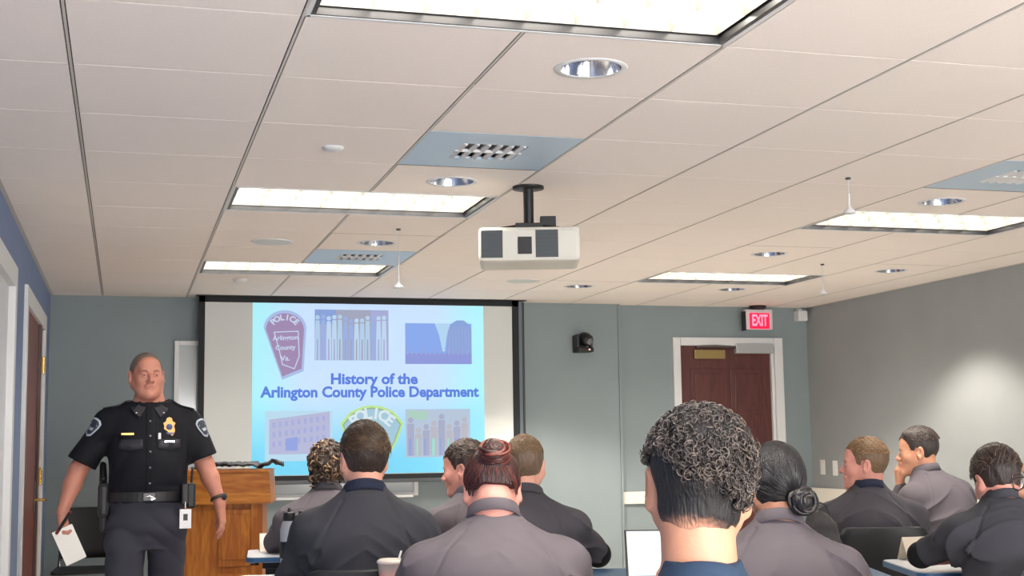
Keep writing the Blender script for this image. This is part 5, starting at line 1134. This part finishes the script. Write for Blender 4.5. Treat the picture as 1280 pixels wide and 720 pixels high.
# epaulettes and shoulder patches
for q in (-1, 1):
    b = MB(); vs = []
    for i in range(7):
        t = i/6; x = q*(.095+.135*t); z_ = None
        zs = np.linspace(1.62, 1.35, 300); d = SH.ev(np.stack([np.full(300, x), np.zeros(300), zs], 1)); z_ = zs[np.argmax(d < 0)]
        for y_ in (-.022, .022): vs.append((x, y_*(1.1-.3*(1-t)), z_+.004))
    b.add(vs, [(2*i, 2*i+1, 2*i+3, 2*i+2) for i in range(6)], 0, True); o = b.build('epaulette', MATS['uniform_collar'], ow); mo = o.modifiers.new('s', 'SOLIDIFY'); mo.thickness = .005; mo.offset = 0
    b = MB(); b.lathe([(1e-4, .004), (.005, .003), (.006, 0)], (q*.105, .016, 1.512), 12, 0, 'z'); b.v = [(x, y_, z+.0) for x, y_, z in b.v]; b.build('epaulette_pin', m_chrome, ow)
    # patch wraps the outside of the sleeve
    s0 = LX['shR' if q > 0 else 'shL']; e0 = LX['elR' if q > 0 else 'elL']; ax = nrm(e0-s0); out = nrm(np.array([q*.75, .66, .15])); out = nrm(out-ax*(out@ax)); sd = np.cross(ax, out)
    def onarm(u, v, lift=.0):
        base = s0+ax*(.055+v); dirv = nrm(out*math.cos(u/.07)+sd*math.sin(u/.07)); rs = np.linspace(.12, .03, 180); d = SH.ev(base+rs[:, None]*dirv); r_ = rs[np.argmax(d < 0)]; return base+dirv*(r_+.003+lift)
    for nm, sc_, mm, lf_ in (('shoulder_patch', 1.0, mat('patch_silver', (176, 186, 196), .6), 0), ('patch_field', .80, mat('patch_dark', (40, 50, 66), .6), .0015)):
        ring = [(0, -.048), (.022, -.045), (.036, -.030), (.034, -.005), (.026, .020), (.018, .045), (0, .056), (-.018, .045), (-.026, .020), (-.034, -.005), (-.036, -.030), (-.022, -.045)]
        vs = [onarm(0, 0, lf_)]+[onarm(x*.5*sc_, z*.5*sc_, lf_) for x, z in ring]+[onarm(x*sc_, z*sc_, lf_) for x, z in ring]; n = len(ring)
        fs = [(0, 1+i, 1+(i+1) % n) for i in range(n)]+[(1+i, 1+n+i, 1+n+(i+1) % n, 1+(i+1) % n) for i in range(n)]
        b = MB(); b.add(vs, fs, 0, True); o = b.build(nm, mm, ow); mo = o.modifiers.new('s', 'SOLIDIFY'); mo.thickness = .0025; mo.offset = 0
    b = MB(); b.add([onarm(-.022, -.018, .003), onarm(.022, -.018, .003), onarm(.022, -.008, .003), onarm(-.022, -.008, .003)], [(0, 1, 2, 3)]); b.add([onarm(-.014, .004, .003), onarm(.014, .004, .003), onarm(.010, .02, .003), onarm(-.010, .02, .003)], [(0, 1, 2, 3)]); o = b.build('patch_emblem', MATS['patch_silver'], ow); mo = o.modifiers.new('s', 'SOLIDIFY'); mo.thickness = .001
# trousers
t = S(); t.loft((0, 0, 0), np.eye(3), [(.77, .13, .10, 0), (.82, .165, .125, 0), (.86, .175, .135, 0), (.92, .182, .142, .002), (1.0, .182, .146, .006), (1.035, .182, .148, .010)], k=.03)
for q in 'RL':
    h_, k_, a_ = [np.array(v, float) for v in LG[q]]; t.cone(h_, k_, .104, .080, k=.03); t.cone(k_, a_+np.array([0, 0, -.01]), .080, .070, k=.03)
bo = t.bounds()
def wr3(P_, dd):
    near = np.abs(dd) < .03
    if not near.any(): return dd
    p = P_[near]; wp = p.copy(); wp[:, 0] *= .4; wp[:, 2] += .4*np.abs(p[:, 0]); out = dd.copy(); g_ = np.exp(-((p[:, 2]-.84)/.09)**2)
    out[near] = dd[near]-.010*(g_+.35)*np.abs(snoise(wp, 26, 17))-.003*snoise(p, 14, 18); return out
t.ops.append((wr3, None, None, 0, 'w')); t.bounds = lambda bo=bo: bo
V, Q = polygonise(t, .006); mesh_np('trousers', V, Q, m_unit, ow)
for q in 'RL':
    a_ = np.array(LG[q][2], float); f0 = a_-np.array([0, .02, a_[2]-.05]); t = S(); t.cone(f0+np.array([0, -.03, 0]), f0+np.array([0, .15, -.01]), .042, .036, k=.03); t.cone(f0, f0+np.array([0, 0, .06]), .044, .046, k=.03); V, Q = polygonise(t, .008); V[:, 2] = np.maximum(V[:, 2], 0); mesh_np('shoe', V, Q, m_shoe, ow)
# duty belt
b = MB(); n = 48; vs = []
for j in range(n):
    a = 2*PI*j/n; ca, sa = math.cos(a), math.sin(a)
    for dr_, z in ((.0, 1.005), (.006, 1.005), (.006, 1.052), (.0, 1.052)):
        kk = (abs(ca)**2.2+abs(sa)**2.2)**(-1/2.2); vs.append(((.196+dr_)*ca*kk, .010+(.160+dr_)*sa*kk, z))
b.add(vs, [(4*j+i, 4*((j+1) % n)+i, 4*((j+1) % n)+(i+1) % 4, 4*j+(i+1) % 4) for j in range(n) for i in range(4)], 0, False); b.build('belt', m_black, ow)
b = MB(); b.box((-.032, .172, 1.008), (.032, .182, 1.05), 0, .003); b.build('belt_buckle', mat('buckle_dark', (26, 26, 30), .2, .5), ow)
b = MB(); b.box((-.026, .181, 1.012), (-.006, .185, 1.02), 0, .001); b.tube([(-.028, .184, 1.018), (.0, .187, 1.034), (.024, .185, 1.03)], .003, 6); b.build('buckle_clasp', m_chrome, ow)
# holster and pistol on his right hip, radio on the left
b = MB(); b.box((.188, -.05, .925), (.245, .045, 1.10), 0, .02); b.box((.198, -.035, .85), (.233, .03, .94), 0, .015); b.build('holster', m_black, ow)
b = S(); b.cone((.219, -.02, 1.09), (.221, -.055, 1.19), .021, .018); b.cone((.219, .0, 1.10), (.220, .03, 1.12), .014, .012, k=.01); V, Q = polygonise(b, .005); mesh_np('pistol_grip', V, Q, m_black, ow)
b = MB(); b.box((-.242, -.035, .96), (-.195, .04, 1.09), 0, .012); b.tube([(-.222, 0, 1.09), (-.226, 0, 1.17)], .006, 8); b.build('radio', m_black, ow)
b = MB(); b.box((-.196, .115, .985), (-.160, .155, 1.09), 0, .008); b.build('belt_pouch', m_black, ow)
# id card on a clip
b = MB(); b.tube([(-.178, .172, 1.0), (-.178, .176, .965)], .004, 6); b.build('badge_reel', m_chrome, ow)
b = MB(); b.box((-.208, .172, .865), (-.150, .176, .962), 0, .002); idc = b.build('identity_card', mat('id_white', (228, 228, 232), .35), ow); b = MB(); b.box((-.190, .176, .905), (-.168, .1775, .938), 0); b.build('portrait_square', mat('id_dark', (60, 60, 66), .5), idc)
# watch
wr_ = LX['wrL']; ax = nrm(wr_-LX['elL']); b = MB(); u_ = nrm(np.cross(ax, (0, 1, 0))); v_ = np.cross(ax, u_); ring = [wr_-ax*.03+.036*(math.cos(a)*u_+math.sin(a)*v_) for a in np.linspace(0, 2*PI, 25)]; b.tube(ring, .006, 8, flat=1.6); b.build('watch_strap', mat('watch_strap', (52, 42, 38), .5), ow)
b = MB(); cpt = wr_-ax*.03+nrm(np.array([-.8, .55, .1]))*.037; b.lathe([(1e-4, .007), (.017, .007), (.019, 0), (.019, -.004)], (0, 0, 0), 20, 0, 'y'); R_ = Vector((0, 1, 0)).rotation_difference(Vector((-.8, .55, .1))).to_matrix(); b.v = [tuple(R_@Vector(p)+Vector(cpt)) for p in b.v]; b.build('watch_face', mat('watch_face', (40, 42, 48), .2, .5), ow)
# papers and marker in his right hand (things of their own)
Rw = rotm(PI+.04); hp = np.array([oc[0], oc[1], 0])+Rw@(LX['wrR']+np.array([-.012, .075, -.115]))
pa = MB(); pa.box((-.05, -.001, -.16), (.05, .001, .02), 0); pa.box((-.048, .0016, -.157), (.052, .0030, .018), 0)
pap = pa.build('papers', mat('paper', (240, 240, 238), .7), None, tuple(hp)); ow.scale = (.985,)*3
pap.rotation_euler = (0.10, -.42, .05); tag(pap, 'small white folded papers held in the officer\'s lowered hand', 'paper')
pe = MB(); pe.tube([(-.0, .0, -.045), (0, 0, .075)], .008, 12, 0); pe.tube([(0, 0, .075), (0, 0, .085)], .0065, 12, 1); pe.tube([(0, 0, -.045), (0, 0, -.02)], .0086, 12, 1)
po = pe.build('marker_pen', [m_black, mat('marker_red', (110, 20, 30), .4)], None, tuple(hp+np.array([-.01, -.008, .03]))); po.rotation_euler = (.2, .55, 0); tag(po, 'dark marker held with the papers in the officer\'s hand', 'marker pen')
